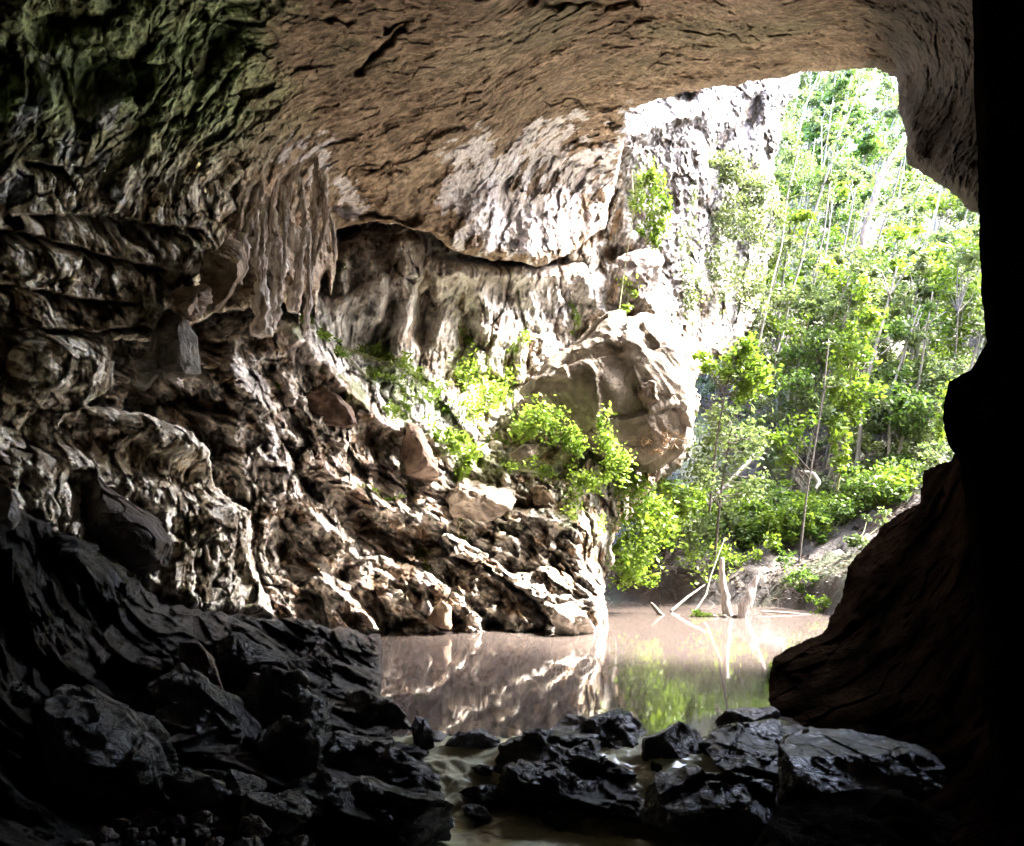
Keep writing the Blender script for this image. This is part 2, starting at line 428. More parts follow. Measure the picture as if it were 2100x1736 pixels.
# ------------------------------------------------------------------ water
def grid_plane(x0, x1, y0, y1, step, zf):
    X, Y = np.meshgrid(np.arange(x0, x1+step, step), np.arange(y0, y1+step, step)); Z = zf(X, Y)
    i = np.arange(X.size).reshape(X.shape)
    return np.stack([X, Y, Z], -1).reshape(-1, 3), np.stack([i[:-1, :-1], i[:-1, 1:], i[1:, 1:], i[1:, :-1]], -1).reshape(-1, 4)
V, Q = grid_plane(-16, 22, 11.45, 46, 0.5, lambda X, Y: 0*X)
struct(mesh_obj('pond', V, Q, M_POND))
def zs(X, Y):
    p = np.stack([X, Y, 0*X], -1)
    drop = -0.48*sstep(-Y, -11.3, -9.6)-0.03*sstep(-Y, -11.5, -11.3)
    r = 0.035*fbm(p*np.array([2.2, 3.0, 1]), 4, 0.6)+0.03*(ridge(p*np.array([1.6, 2.8, 1])+4, 3)-0.5)
    turb = 0.5+1.6*np.exp(-((Y-10.0)/0.8)**2)
    return drop+r*turb
V, Q = grid_plane(-7, 7, 4.5, 11.5, 0.025, zs)
struct(mesh_obj('stream', V, Q, M_STREAM))
# cave floor under the rocks and the water
V, Q = grid_plane(-12, 15, -14, 48, 0.25, lambda X, Y: -1.1-0.6*sstep(Y, 11, 14)+0.25*fbm(np.stack([X, Y, 0*X], -1)/1.5, 3))
struct(mesh_obj('cave_floor', V, Q, M_WET, albedo=np.tile((0.08, 0.065, 0.05), (len(V), 1))))

# ------------------------------------------------------------------ cave around and behind the camera
nA, nB = 90, 70
aa = np.linspace(0, 2*np.pi, nA, endpoint=False); yy = np.linspace(-16, 13.6, nB)
AA, YY = np.meshgrid(aa, yy)
prof = np.clip(1-np.clip((-6-YY)/10, 0, 1)**2.2, 0.0, 1)**0.5
RX = 11.8*prof; RZ = 8.6*prof
ca, sa = np.cos(AA), np.sin(AA)
e = 0.75
X = RX*np.sign(ca)*np.abs(ca)**e; Z = 5.6+RZ*np.sign(sa)*np.abs(sa)**e
P = np.stack([X, YY, Z], -1); P = P*(1+0.0*P)+np.stack([0.5*fbm(P/2.5, 3), 0*X, 0.5*fbm(P/2.5+9, 3)], -1)*np.minimum(prof, 1)[..., None]
# unseen flare around the mouth, added to block sky light leaking behind the walls
P2 = [P]
for s, y in ((1.3, 13.9), (2.2, 14.5), (6.0, 16.0)):
    R_ = P[-1].copy(); R_[:, 0] *= s; R_[:, 2] = 5.6+(R_[:, 2]-5.6)*s; R_[:, 1] = y; P2.append(R_[None])
P = np.concatenate(P2); nB = P.shape[0]
i = np.arange(nA*nB).reshape(nB, nA); j = np.roll(i, -1, axis=1)
Q = np.stack([i[:-1], i[1:], j[1:], j[:-1]], -1).reshape(-1, 4)
P = P.reshape(-1, 3)
struct(mesh_obj('cave_chamber', P, Q, M_WALL, albedo=np.tile((0.42, 0.36, 0.30), (len(P), 1))))  # unseen shell, its tone raised to bounce daylight back onto the walls

# ------------------------------------------------------------------ cave ceiling + left cave wall
ceil_poly = [(-560, -330), (2600, -330), (2600, 600), (2080, 480), (2008, 442), (1945, 395), (1905, 358), (1864, 335), (1850, 260), (1840, 200), (1836, 162), (1795, 143),
             (1650, 150), (1520, 170), (1400, 192), (1290, 222), (1278, 300), (1262, 380), (1240, 470), (1150, 528), (1100, 548), (1000, 530), (930, 515), (880, 480), (820, 462),
             (760, 452), (690, 470), (686, 560), (678, 610), (670, 556), (656, 580), (648, 655), (638, 600), (622, 600), (614, 668), (602, 610), (592, 640), (578, 612), (560, 672), (545, 630), (530, 655), (512, 625), (500, 640), (440, 640), (400, 665), (330, 700), (235, 700), (232, 790), (180, 830), (300, 850),
             (395, 885), (430, 930), (440, 1000), (512, 1050), (520, 1150), (560, 1262), (300, 1262), (-560, 1250)]
ceil_ctrl = [(-560, -330, 10), (-560, 500, 10), (-560, 1200, 9.5), (500, -330, 11), (1500, -330, 11), (2600, -330, 11), (2600, 600, 11), (500, -150, 11), (1000, -150, 11), (1600, -150, 11), (2000, -150, 9), (2250, -150, 10), (1000, 0, 14), (1600, 0, 15), (500, 0, 13),
             (1650, 150, 24), (1830, 150, 21), (1300, 220, 27), (1000, 200, 21), (700, 200, 18), (500, 200, 16), (300, 200, 13), (100, 200, 11), (-100, 200, 9.3),
             (700, 440, 24), (900, 480, 26), (1000, 530, 28.5), (1100, 540, 31), (1180, 330, 32), (1270, 400, 36), (1240, 500, 35.5), (900, 350, 24.5), (1000, 380, 27), (500, 450, 19), (600, 600, 20.5), (300, 450, 15.5), (0, 450, 12),
             (0, 700, 12.5), (300, 700, 16), (430, 600, 18), (0, 900, 12), (300, 900, 15.5), (440, 1000, 17.5), (500, 1150, 18), (0, 1100, 11),
             (1850, 300, 17), (2000, 400, 13), (2200, 300, 11), (1900, 100, 16)]
ledges = [[(-100, 462), (60, 478), (150, 505), (260, 535), (350, 548)], [(-100, 572), (60, 590), (170, 612), (280, 622)], [(-100, 668), (60, 672), (200, 680), (330, 660)],
          [(60, 440), (200, 440), (330, 462), (420, 470)], [(60, 330), (130, 345), (170, 400)]]
fissures = [([(790, 55), (830, 45), (790, 95), (760, 120), (735, 150)], 9, 1.2), ([(670, 40), (720, 45)], 6, .8), ([(1090, 0), (1180, 15), (1300, 5)], 10, .8),
            ([(735, 345), (790, 340), (830, 350)], 6, .5), ([(1110, 210), (1190, 205), (1200, 225)], 3, .5), ([(1400, 60), (1480, 75), (1560, 80)], 3, .4),
            ([(690, 430), (760, 440), (850, 455)], 12, 1.5), ([(930, 525), (1040, 530)], 10, 1.2)]
hollows = [(440, 590, 70, 45, -25, 3.0), (410, 350, 60, 60, 0, 1.2), (200, 160, 60, 70, 20, 1.0), (445, 60, 60, 90, 0, 1.2), (120, 100, 90, 90, 0, .8), (250, 470, 90, 30, 15, 1.2), (640, 250, 50, 50, 0, .5),
           (250, 810, 60, 50, 0, 2.0), (350, 850, 60, 25, 10, 1.5), (300, 950, 150, 40, 20, 1.6), (420, 1000, 60, 60, 0, 1.2), (100, 880, 120, 50, 0, 1.2), (200, 1080, 130, 90, 35, 1.0), (60, 330, 30, 30, 0, .6),
           (1190, 320, 50, 12, -40, .4)]
bulges = [(400, 540, 80, 60, 10, 1.0), (390, 610, 45, 35, 0, 1.2), (130, 745, 120, 60, 0, 1.4), (300, 520, 40, 30, 0, .6), (80, 540, 150, 40, 10, .5), (250, 830, 110, 40, 15, 1.0), (330, 880, 90, 50, 20, .8)]
def ceil_feats(U, V):
    D = 0*U
    for p in ledges:
        pts = p; dv = np.interp(U, [a for a, b in pts], [b for a, b in pts]); x = V-dv
        inr = sstep(U, pts[0][0]-40, pts[0][0]+10)*(1-sstep(U, pts[-1][0]-60, pts[-1][0]+10))
        wob = 4*perlin(np.stack([U/30., V*0, 0*U+dv.mean()], -1))
        x = x+wob
        D += inr*(1.3*np.exp(-np.clip(x-2, 0, None)/14.)*sstep(x, -3, 3)-0.55*np.exp(-np.clip(-x, 0, None)/22.)*(x < 0))
    wu = U+14*perlin(np.stack([U/28., V/28., 0*U+2], -1)); wv = V+14*perlin(np.stack([U/28., V/28., 0*U+9], -1))
    for p, w, dp in fissures: D += 0.55*dp*np.exp(-(seg_dist(wu, wv, p, False)/(w*(0.8+0.6*perlin(np.stack([U/20., V/20., 0*U], -1)))))**2)
    for (a, b, ru, rv, an, dp) in hollows: D += 0.75*dp*np.exp(-ell(U, V, a, b, ru, rv, an)**3)
    for (a, b, ru, rv, an, dp) in bulges: D -= dp*np.sqrt(np.clip(1-ell(U, V, a, b, ru, rv, an)**2, 0, 1))
    return D
def ceil_disp(P, u, v):
    # ceiling: flaky low relief; left wall: deep lumpy relief
    uw = u+70*fbm(P/1.8+70, 3); wl = sstep(-uw, -640, -430)*1.0; wl = np.maximum(wl, sstep(v, 560, 640)*(u < 700))
    wcol = np.exp(-(ell(u, v, 590, 480, 110, 170))**4)
    q = aniso(P+0.35*np.stack([fbm(P/1.2, 3), 0*u, fbm(P/1.2+5, 3)], -1), 20, 3.5)
    flake = ridge(q/0.34, 4, 0.65); w1, w2, wf = worley(aniso(P, 18, 2.2)/1.7+0.25*fbm(P/0.7, 2)[:, None])
    ffine = ridge(aniso(P+0.1*fbm(P/0.6, 2)[:, None], 24, 3.2)/0.15, 3, 0.6); wfine = ridge(aniso(P+0.12*fbm(P/0.5, 2)[:, None], 72, 2.4)/0.13, 3, 0.6)
    x3, x4, xf3 = worley(aniso(P, 12, 2.0)/0.45+0.2*fbm(P/0.6, 2)[:, None])
    a = 0.60*fbm(P/3.5, 3)+0.09*xf3+0.13*(0.6-flake)*np.clip(0.55+1.1*fbm(P/2.5+50, 2), 0.1, 1.2)+0.13*wf+0.07*fbm(P/0.5, 4, .6)-0.07*(ffine-0.5)
    q2 = aniso(P+0.14*np.stack([fbm(P/0.8, 3), 0*u, fbm(P/0.8+5, 3)], -1), 75, 2.2)
    st = ridge(q2/0.30, 4, 0.68); x1, x2, xf = worley(P/0.75+0.3*fbm(P/0.5, 2)[:, None])
    x1b, x2b, xfb = worley(aniso(P, 60, 1.5)/0.3)
    b = 0.45*fbm(P/1.6, 3, 0.5)-0.27*(st-0.5)+0.85*xf+0.34*xfb+0.08*fbm(P/0.2, 3)-0.09*(wfine-0.5)+0.2*np.exp(-((x2-x1)/0.12)**2)
    q3 = aniso(P, 88, 6); c = -0.75*(ridge(q3/0.9, 3, 0.5)-0.5)+0.25*fbm(P/0.5, 3)
    out = a*(1-wl)+b*wl
    out = out*(1-wcol)+c*wcol
    mc = sstep(v-(300-(u-900)*0.28), -30, 100)*sstep(u, 860, 960)*(1-sstep(u, 1295, 1310))
    k1, k2, kf = worley(aniso(P, 50, 1.7)/0.55+0.25*fbm(P/0.5, 2)[:, None])
    out = out+mc*(0.5*kf-0.38*(ridge(aniso(P+0.2*fbm(P/0.8, 2)[:, None], 50, 2.6)/0.6, 4, 0.65)-0.5)+0.45*fbm(P/1.6+3, 2))
    pal = np.clip(np.maximum(flake*0, 0)+st*wl+flake*(1-wl), 0, 1)
    return out, (flake, st, wl, wcol, x2-x1, ffine*(1-wl)+wfine*wl)
def ceil_alb(P, u, v, info):
    flake, st, wl, wcol, cr, fine = info
    n = np.clip(0.5+0.8*fbm(P/2.2+3, 4), 0, 1); n2 = np.clip(0.5+0.9*fbm(P/0.5, 3), 0, 1)
    ce = mixc((0.18, 0.127, 0.085), (0.42, 0.32, 0.225), np.clip(n*0.6+n2*0.4, 0, 1))
    ce = mixc(ce, (0.24, 0.22, 0.14), sstep(fbm(P/4.+20, 3), 0.0, 0.35)*0.6*sstep(-v, -230, -40))
    wa = mixc((0.26, 0.205, 0.135), (0.92, 0.84, 0.70), sstep(st+0.35*fbm(P/0.7+2, 3), 0.18, 0.68))
    gr = sstep(-v, -420, -200)
    wa = mixc(wa, np.stack([wa[:, 0]*0.55, wa[:, 1]*0.72, wa[:, 2]*0.5], -1), gr)
    whit = sstep(fbm(P/0.9+31, 3)-0.35*((u-140)/200)**2, 0.15, 0.45)*(v > 110)*(v < 420)*(u < 330)
    wa = mixc(wa, (0.65, 0.66, 0.68), whit*0.8)
    c = ce*(1-wl)[:, None]+wa*wl[:, None]
    c = c*(1-0.6*wcol)[:, None]+mixc((0.42, 0.28, 0.18), (0.75, 0.66, 0.58), n2)*(0.6*wcol)[:, None]
    c = c*(0.68+0.75*sstep(fine+0.3*fbm(P/0.4+8, 2), 0.2, 0.85))[:, None]
    dk = sstep(u-0.12*v, 1700, 1830); c = mixc(c, mixc((0.012, 0.008, 0.0055), (0.042, 0.028, 0.019), n2), dk*0.97)  # right pier: its backlit shade is put into the colour
    # pale calcite crust, with the daylight glare on it put into the colour
    m = np.exp(-ell(u, v, 975, 385, 75, 105)**3)+np.exp(-ell(u, v, 1150, 400, 190, 60, -42)**4)+np.exp(-ell(u, v, 1090, 470, 120, 60, 15)**4)+np.exp(-ell(u, v, 720, 410, 35, 35)**3)+0.9*np.exp(-ell(u, v, 635, 330, 60, 60)**3)
    lo = sstep(v-(300-(u-900)*0.28), -30, 120)*sstep(u, 860, 980)*(1-sstep(u, 1295, 1310))*(0.45+0.3*sstep(u, 1000, 1250))
    m = np.maximum(m*1.15, lo)+np.exp(-ell(u, v, 1080, 310, 120, 40, -40)**4)*0.7
    f = sstep(m*0.8+0.35*fbm(P/0.35+7, 4, 0.65)+0.75*fbm(aniso(P, 48, 2.6)/0.6+3, 3, 0.6), 0.44, 0.60)*sstep(m, 0.05, 0.3)
    c = mixc(c, mixc((0.80, 0.75, 0.76), (0.90, 0.87, 0.88), n2), f)
    return c
ceiling = struct(relief('cave_ceiling', ceil_poly, ceil_ctrl, ceil_disp, ceil_alb, M_CEIL, 2.0, 26, 1.2, 6, lambda u: 7+6*sstep(-u, -1000, -880), ceil_feats))  # unseen skirt runs deeper on the left to shut out leaking skylight

# ------------------------------------------------------------------ cliff and rubble slope beyond
cliff_poly = [(-100, 560), (480, 560), (560, 400), (900, 380), (1200, 300), (1250, 120), (1500, 90), (1655, 120), (1640, 170), (1605, 250), (1585, 330), (1600, 420), (1585, 520), (1560, 590), (1545, 660),
              (1500, 720), (1430, 770), (1425, 900), (1400, 960), (1335, 1010), (1262, 1090), (1245, 1180), (1235, 1260), (1225, 1312), (1000, 1318), (600, 1330), (-100, 1330)]
cliff_ctrl = [(800, 1300, 25.2), (1000, 1300, 25.3), (1210, 1300, 25.3), (1232, 1235, 27), (800, 1200, 26), (1000, 1200, 26.5), (1200, 1100, 29), (1000, 1000, 29.5), (800, 1000, 27.3),
              (600, 1000, 23.5), (540, 1200, 22.3), (350, 1200, 19.5), (500, 800, 21.5), (700, 800, 26.5), (900, 850, 31), (1100, 900, 33), (1200, 950, 32), (600, 640, 25), (750, 700, 29.5), (900, 700, 32),
              (1050, 720, 35), (700, 550, 27.5), (700, 480, 28.5), (850, 520, 29.5), (1000, 560, 33), (1200, 560, 38), (1280, 560, 39), (1280, 300, 37), (1200, 450, 38), (1400, 250, 40), (1600, 200, 46), (1500, 400, 44),
              (1590, 400, 49), (1580, 600, 51), (1450, 600, 42), (1540, 680, 49), (1400, 800, 38), (1420, 900, 38), (1240, 1150, 31.5), (1300, 1000, 34), (300, 700, 21), (-100, 1000, 19), (-100, 600, 19), (400, 600, 24), (800, 300, 34)]
c_ridges = [([(545, 600), (600, 680), (680, 760), (760, 850), (840, 900)], 16, 1.6), ([(430, 650), (520, 660), (560, 720)], 20, .9), ([(480, 700), (480, 780), (560, 850), (650, 950), (760, 1030), (900, 1080)], 22, 1.3),
            ([(430, 790), (480, 870), (510, 1000), (515, 1180)], 12, 1.0), ([(820, 500), (850, 580), (830, 660), (820, 720)], 18, 2.2), ([(740, 500), (780, 560), (770, 650)], 18, 1.4), ([(960, 560), (990, 640), (1000, 700)], 22, 1.2), ([(710, 500), (700, 620)], 14, 1.0),
            ([(640, 1180), (700, 1220), (780, 1290)], 12, .8), ([(1180, 1130), (1215, 1220), (1225, 1300)], 12, .9), ([(990, 1160), (1060, 1230), (1100, 1300)], 10, .8), ([(870, 1210), (890, 1290)], 8, .7),
            ([(1285, 300), (1330, 260), (1450, 230)], 20, 1.2), ([(1290, 560), (1340, 640)], 25, 1.5), ([(620, 560), (625, 650)], 10, .8), ([(900, 560), (1200, 570), (1240, 650)], 20, 1.2)]
c_hollows = [(870, 640, 22, 75, 5, 2.0), (780, 930, 60, 60, 60, 1.6), (850, 950, 30, 75, 0, 1.6), (640, 960, 60, 40, 35, .9), (700, 1050, 120, 35, 35, 1.3), (600, 1120, 60, 70, 0, 1.4), (470, 1090, 50, 80, 20, 1.0),
             (970, 1040, 60, 20, 10, 1.2), (1080, 940, 30, 30, 0, 1.0), (590, 870, 40, 20, 30, .9), (560, 760, 25, 15, 0, .7), (1050, 530, 120, 16, 3, 2.5), (700, 470, 30, 20, 0, 2.0), (860, 590, 25, 18, 0, 1.2),
             (1270, 520, 40, 20, 0, 1.2), (1560, 720, 30, 30, 0, 2), (1400, 200, 22, 16, 0, 1.2), (1500, 280, 50, 14, -35, 1.0), (1440, 190, 60, 14, -20, .5), (1540, 230, 40, 14, -60, 1), (1470, 320, 20, 30, 30, 1.2),
             (960, 1150, 40, 25, 20, .8), (1070, 1170, 40, 22, 30, .8), (1140, 1100, 30, 20, 30, .8), (850, 1120, 40, 20, 30, .6), (920, 1270, 50, 22, 0, 1.0), (1010, 1275, 40, 20, 0, 1.0), (1150, 1275, 30, 16, 0, .8), (700, 1180, 40, 22, 0, .9)]
def cliff_feats(U, V):
    D = 0*U
    wu = U+10*perlin(np.stack([U/40., V/40., 0*U], -1)); wv = V+10*perlin(np.stack([U/40., V/40., 0*U+7], -1))
    for p, w, h in c_ridges: D -= h*np.exp(-(seg_dist(wu, wv, p, False)/w)**1.6)
    for (a, b, ru, rv, an, dp) in c_hollows: D += dp*np.exp(-ell(wu, wv, a, b, ru, rv, an)**4)
    # undercut at the waterline
    D += 1.6*np.exp(-((V-1283-5*np.sin(U/37.))/11.)**2)*(U > 780)*(0.6+0.5*np.sin(U/23.+np.sin(U/51.)*2))*sstep(-U, -1235, -1200)
    return D
def cliff_disp(P, u, v):
    low = sstep(v-0.55*(u-600), 700, 860)          # rubble slope below the wall
    wrp = 0.2*np.stack([fbm(P/1.5, 3), 0*u, fbm(P/1.5+5, 3)], -1)
    ql = aniso(P+wrp, -38, 3.6); sl = ridge(ql/0.45, 4, 0.66)
    w1, w2, wf = worley(aniso(P+wrp, -35, 1.9)/1.35)
    y1, y2, yf = worley(aniso(P+wrp, -35, 1.6)/0.5)
    v1_, v2_, vf = worley(aniso(P, -35, 1.5)/0.24)
    a = 0.5*fbm(P/3.0, 2)+1.25*wf+0.75*yf+0.28*vf-0.50*(sl-0.5)+0.10*fbm(P/0.25, 3)+0.35*np.exp(-((w2-w1)/0.10)**2)
    qu = aniso(P+wrp*0.8, 78, 4.0); su = ridge(qu/0.6, 4, 0.66)
    z1, z2, zf = worley(aniso(P+wrp, 75, 2.0)/1.6)
    b = 0.6*fbm(P/3.0, 3)-0.62*(su-0.5)+0.8*zf+0.10*fbm(P/0.25, 3)+0.3*np.exp(-((z2-z1)/0.1)**2)
    fl = ridge(aniso(P+0.15*fbm(P/0.7, 2)[:, None], -40, 4.0)/0.19, 3, 0.6); fu = ridge(aniso(P+0.15*fbm(P/0.7, 2)[:, None], 70, 3.5)/0.22, 3, 0.6)
    fn = fl*low+fu*(1-low); a = a-0.13*(fl-0.5); b = b-0.13*(fu-0.5)
    hi = sstep(u+0.2*(600-v), 1280, 1360)
    hb = 0.5*fbm(P/3.0, 3)-0.35*(ridge(aniso(P+wrp, 62, 2.2)/0.7, 4, 0.66)-0.5)+0.38*worley(aniso(P+wrp, 55, 2.6)/1.3)[2]+0.12*vf
    b = b*(1-hi)+hb*hi
    return a*low+b*(1-low), (low, sl, su, fn)
def cliff_alb(P, u, v, info):
    low, sl, su, fn = info
    s = sl*low+su*(1-low)
    n = np.clip(0.5+0.9*fbm(P/0.8+11, 4), 0, 1)
    br = mixc((0.15, 0.10, 0.065), (0.34, 0.25, 0.17), n)
    pa = mixc((0.52, 0.46, 0.39), (0.72, 0.67, 0.62), n)
    sunny = sstep(u+0.2*v, 1150, 1400); pa = pa*(1-0.62*sunny)[:, None]  # pale tone cut on the sunlit side to hold down the glare
    c = br*(1-sstep(s+0.4*fbm(P/1.1+2, 4), 0.22, 0.52))[:, None]+pa*sstep(s+0.4*fbm(P/1.1+2, 4), 0.22, 0.52)[:, None]
    grey = np.exp(-ell(u, v, 720, 620, 110, 110, 30)**4)+np.exp(-ell(u, v, 830, 800, 170, 60, 40)**4)+0.7*np.exp(-ell(u, v, 1120, 620, 120, 60)**4)
    c = mixc(c, mixc((0.34, 0.35, 0.36), (0.78, 0.79, 0.80), n), np.clip(grey, 0, 1)*0.8)  # grey face by the stalactites, tone raised to offset the lip's shade
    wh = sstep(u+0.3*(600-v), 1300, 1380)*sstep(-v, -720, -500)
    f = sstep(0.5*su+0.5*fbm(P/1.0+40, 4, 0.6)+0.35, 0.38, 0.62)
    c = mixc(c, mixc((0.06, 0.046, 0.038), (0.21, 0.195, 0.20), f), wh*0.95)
    c = c*(0.5+0.95*sstep(fn+0.3*fbm(P/0.5+8, 2), 0.2, 0.85))[:, None]
    bw = np.exp(-ell(u, v, 880, 590, 290, 130)**4); c = mixc(c, mixc((0.42, 0.38, 0.34), (0.85, 0.82, 0.80), n), bw*sstep(su+0.4*fbm(P/0.9+90, 3), 0.1, 0.55)*0.85)  # back wall paled in the colour to offset the shade under the lip
    ms = sstep(fbm(P/1.6+60, 4), 0.15, 0.45)*(np.exp(-ell(u, v, 800, 820, 330, 90, 40)**4)+0.5*np.exp(-ell(u, v, 1150, 1000, 150, 150)**4))
    c = mixc(c, (0.14, 0.19, 0.05), np.clip(ms, 0, 1)*0.6)
    return c
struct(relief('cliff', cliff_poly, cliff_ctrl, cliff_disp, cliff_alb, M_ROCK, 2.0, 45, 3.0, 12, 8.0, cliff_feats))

# ------------------------------------------------------------------ right wall of the cave and lower right rock mass
def dark_disp(P, u, v):
    q = aniso(P, 70, 2.0); w1, w2, wf = worley(P/0.8)
    return 0.35*fbm(P/1.5, 4)-0.05*(ridge(q/0.5, 3)-0.5)+0.14*wf+0.06*fbm(P/0.3, 3), None
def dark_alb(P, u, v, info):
    return mixc((0.003, 0.0025, 0.002), (0.009, 0.007, 0.005), np.clip(0.5+fbm(P/0.6, 4), 0, 1))  # near black: the unlit side of the wall put into its colour
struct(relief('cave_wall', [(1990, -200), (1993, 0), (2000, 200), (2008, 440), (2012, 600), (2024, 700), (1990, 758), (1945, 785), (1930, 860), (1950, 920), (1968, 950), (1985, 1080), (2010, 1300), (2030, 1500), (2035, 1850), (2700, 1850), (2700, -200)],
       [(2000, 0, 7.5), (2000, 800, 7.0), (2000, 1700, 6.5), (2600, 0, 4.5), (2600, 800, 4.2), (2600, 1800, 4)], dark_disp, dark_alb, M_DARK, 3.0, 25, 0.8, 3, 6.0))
low_poly = [(2200, 880), (1985, 895), (1950, 945), (1895, 965), (1885, 1030), (1812, 1072), (1780, 1120), (1740, 1165), (1722, 1235), (1688, 1295), (1585, 1350), (1572, 1420), (1560, 1446), (1480, 1500), (1600, 1720), (1700, 1850), (2300, 1850)]
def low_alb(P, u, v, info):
    return mixc((0.004, 0.0025, 0.0017), (0.017, 0.0105, 0.0068), np.clip(0.5+fbm(P/0.9, 4), 0, 1))  # brownish black: backlit shade of the bank put into its colour
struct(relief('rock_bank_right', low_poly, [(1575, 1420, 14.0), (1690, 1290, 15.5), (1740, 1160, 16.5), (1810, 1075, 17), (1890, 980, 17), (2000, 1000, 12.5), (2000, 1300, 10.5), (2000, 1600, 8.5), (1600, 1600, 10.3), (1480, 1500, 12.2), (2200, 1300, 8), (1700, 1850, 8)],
       dark_disp, low_alb, M_DARK, 2.0, 40, 1.2, 5, 6.0))

# ------------------------------------------------------------------ dark foreground slope, left
fg_poly = [(-250, 980), (20, 1030), (100, 1080), (250, 1170), (330, 1236), (450, 1262), (600, 1272), (700, 1290), (776, 1306), (779, 1420), (840, 1445), (885, 1490), (888, 1560), (922, 1640), (928, 1690), (850, 1745), (830, 1900), (-250, 1900)]
fg_ctrl = [(-250, 1000, 6), (0, 1050, 8.5), (0, 1800, 4.6), (300, 1240, 12), (300, 1700, 6.8), (600, 1285, 15), (776, 1320, 17.5), (779, 1420, 14.2), (700, 1600, 9.6), (920, 1650, 9.5), (850, 1500, 12), (500, 1500, 9.3), (840, 1850, 7.5), (-250, 1800, 4)]
def fg_disp(P, u, v):
    q = aniso(P+0.2*np.stack([fbm(P, 3), 0*u, fbm(P+5, 3)], -1), -40, 3.5); st = ridge(q/0.45, 4, 0.55)
    w1, w2, wf = worley(aniso(P, -35, 1.8)/0.85); y1, y2, yf = worley(aniso(P, -35, 1.8)/0.3)
    return 0.3*fbm(P/1.5, 3)+0.90*wf+0.42*yf-0.22*(st-0.5)+0.10*fbm(P/0.25, 4, .6), st
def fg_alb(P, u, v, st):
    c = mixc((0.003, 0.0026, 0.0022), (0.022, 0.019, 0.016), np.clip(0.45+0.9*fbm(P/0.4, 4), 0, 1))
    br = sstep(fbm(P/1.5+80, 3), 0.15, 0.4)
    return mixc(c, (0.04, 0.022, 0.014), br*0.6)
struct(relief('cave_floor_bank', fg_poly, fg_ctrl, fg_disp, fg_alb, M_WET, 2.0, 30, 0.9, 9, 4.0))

struct(relief('rock_shelf', [(1035, 1560), (1110, 1535), (1330, 1545), (1450, 1525), (1500, 1505), (1800, 1520), (2150, 1560), (2250, 1950), (1620, 1950), (1560, 1780), (1441, 1727), (1282, 1690), (1188, 1662), (1060, 1612)],
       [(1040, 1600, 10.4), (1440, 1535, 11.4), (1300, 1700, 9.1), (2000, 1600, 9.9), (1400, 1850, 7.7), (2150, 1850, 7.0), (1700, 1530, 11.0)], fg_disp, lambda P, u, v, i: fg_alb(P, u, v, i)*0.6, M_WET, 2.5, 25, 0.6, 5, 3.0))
lr = np.random.default_rng(5); n = 26000
lx, ly = lr.uniform(2, 32, n), lr.uniform(33, 62, n); lz = hill_z(lx, ly); k = lz > 0.3
LC = np.stack([lx, ly, lz+0.05], -1)[k]
LV, LQ = leaf_arrays(LC, 0.22, lr, 0.0, 0.5)
LV[:, 2] = np.repeat(LC[:, 2], 4)+(LV[:, 2]-np.repeat(LC[:, 2], 4))*0.3
o_ = mesh_obj('leaf_litter', LV, LQ, leaf_mat('dead_leaves', (0.03, 0.02, 0.014), (0.11, 0.075, 0.055), 0.1), tint=lr.random(len(LC)), smooth=False); o_['kind'] = 'stuff'; o_['label'] = 'brown leaf litter covering the far hillside'; o_['category'] = 'leaf litter'
def r4(*p): return [(x*.3544, 574+y*.3544) for x, y in p]
def r5(*p): return [(533+x*.3544, 574+y*.3544) for x, y in p]
def r7(*p): return [(x*.3906, 1148.4+y*.3906) for x, y in p]
def r8(*p): return [(738.3+x*.46875, 1230.5+y*.46875) for x, y in p]
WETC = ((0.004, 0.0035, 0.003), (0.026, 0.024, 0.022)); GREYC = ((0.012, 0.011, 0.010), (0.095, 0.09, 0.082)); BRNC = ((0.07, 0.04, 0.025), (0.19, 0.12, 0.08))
PALEC = ((0.36, 0.30, 0.24), (0.68, 0.62, 0.55)); MUDC = ((0.16, 0.11, 0.075), (0.36, 0.27, 0.19)); DULLC = ((0.05, 0.038, 0.026), (0.14, 0.10, 0.07))
# --- foreground, left
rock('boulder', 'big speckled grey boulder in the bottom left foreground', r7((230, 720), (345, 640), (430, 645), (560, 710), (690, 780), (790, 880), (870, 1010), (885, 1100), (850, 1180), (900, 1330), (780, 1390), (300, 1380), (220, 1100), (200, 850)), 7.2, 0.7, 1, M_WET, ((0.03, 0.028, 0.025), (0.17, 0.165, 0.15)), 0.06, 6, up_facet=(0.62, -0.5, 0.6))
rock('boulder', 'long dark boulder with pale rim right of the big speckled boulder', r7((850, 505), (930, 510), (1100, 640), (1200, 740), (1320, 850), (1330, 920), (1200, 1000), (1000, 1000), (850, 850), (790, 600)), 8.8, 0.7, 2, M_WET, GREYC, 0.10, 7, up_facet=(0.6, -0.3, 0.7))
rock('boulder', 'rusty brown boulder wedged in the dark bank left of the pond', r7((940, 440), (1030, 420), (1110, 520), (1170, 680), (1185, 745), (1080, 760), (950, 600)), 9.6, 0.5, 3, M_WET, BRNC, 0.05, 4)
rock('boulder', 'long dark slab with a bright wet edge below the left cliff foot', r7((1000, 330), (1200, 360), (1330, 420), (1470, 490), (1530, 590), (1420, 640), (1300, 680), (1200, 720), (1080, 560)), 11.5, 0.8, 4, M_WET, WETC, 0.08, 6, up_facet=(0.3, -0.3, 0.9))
rock('boulder', 'ridged dark slab in the middle of the left bank', r7((1250, 600), (1400, 585), (1560, 640), (1700, 740), (1780, 860), (1800, 1000), (1640, 960), (1480, 880), (1330, 920), (1200, 740)), 9.6, 0.7, 5, M_WET, GREYC, 0.09, 7, up_facet=(0.3, -0.5, 0.8))
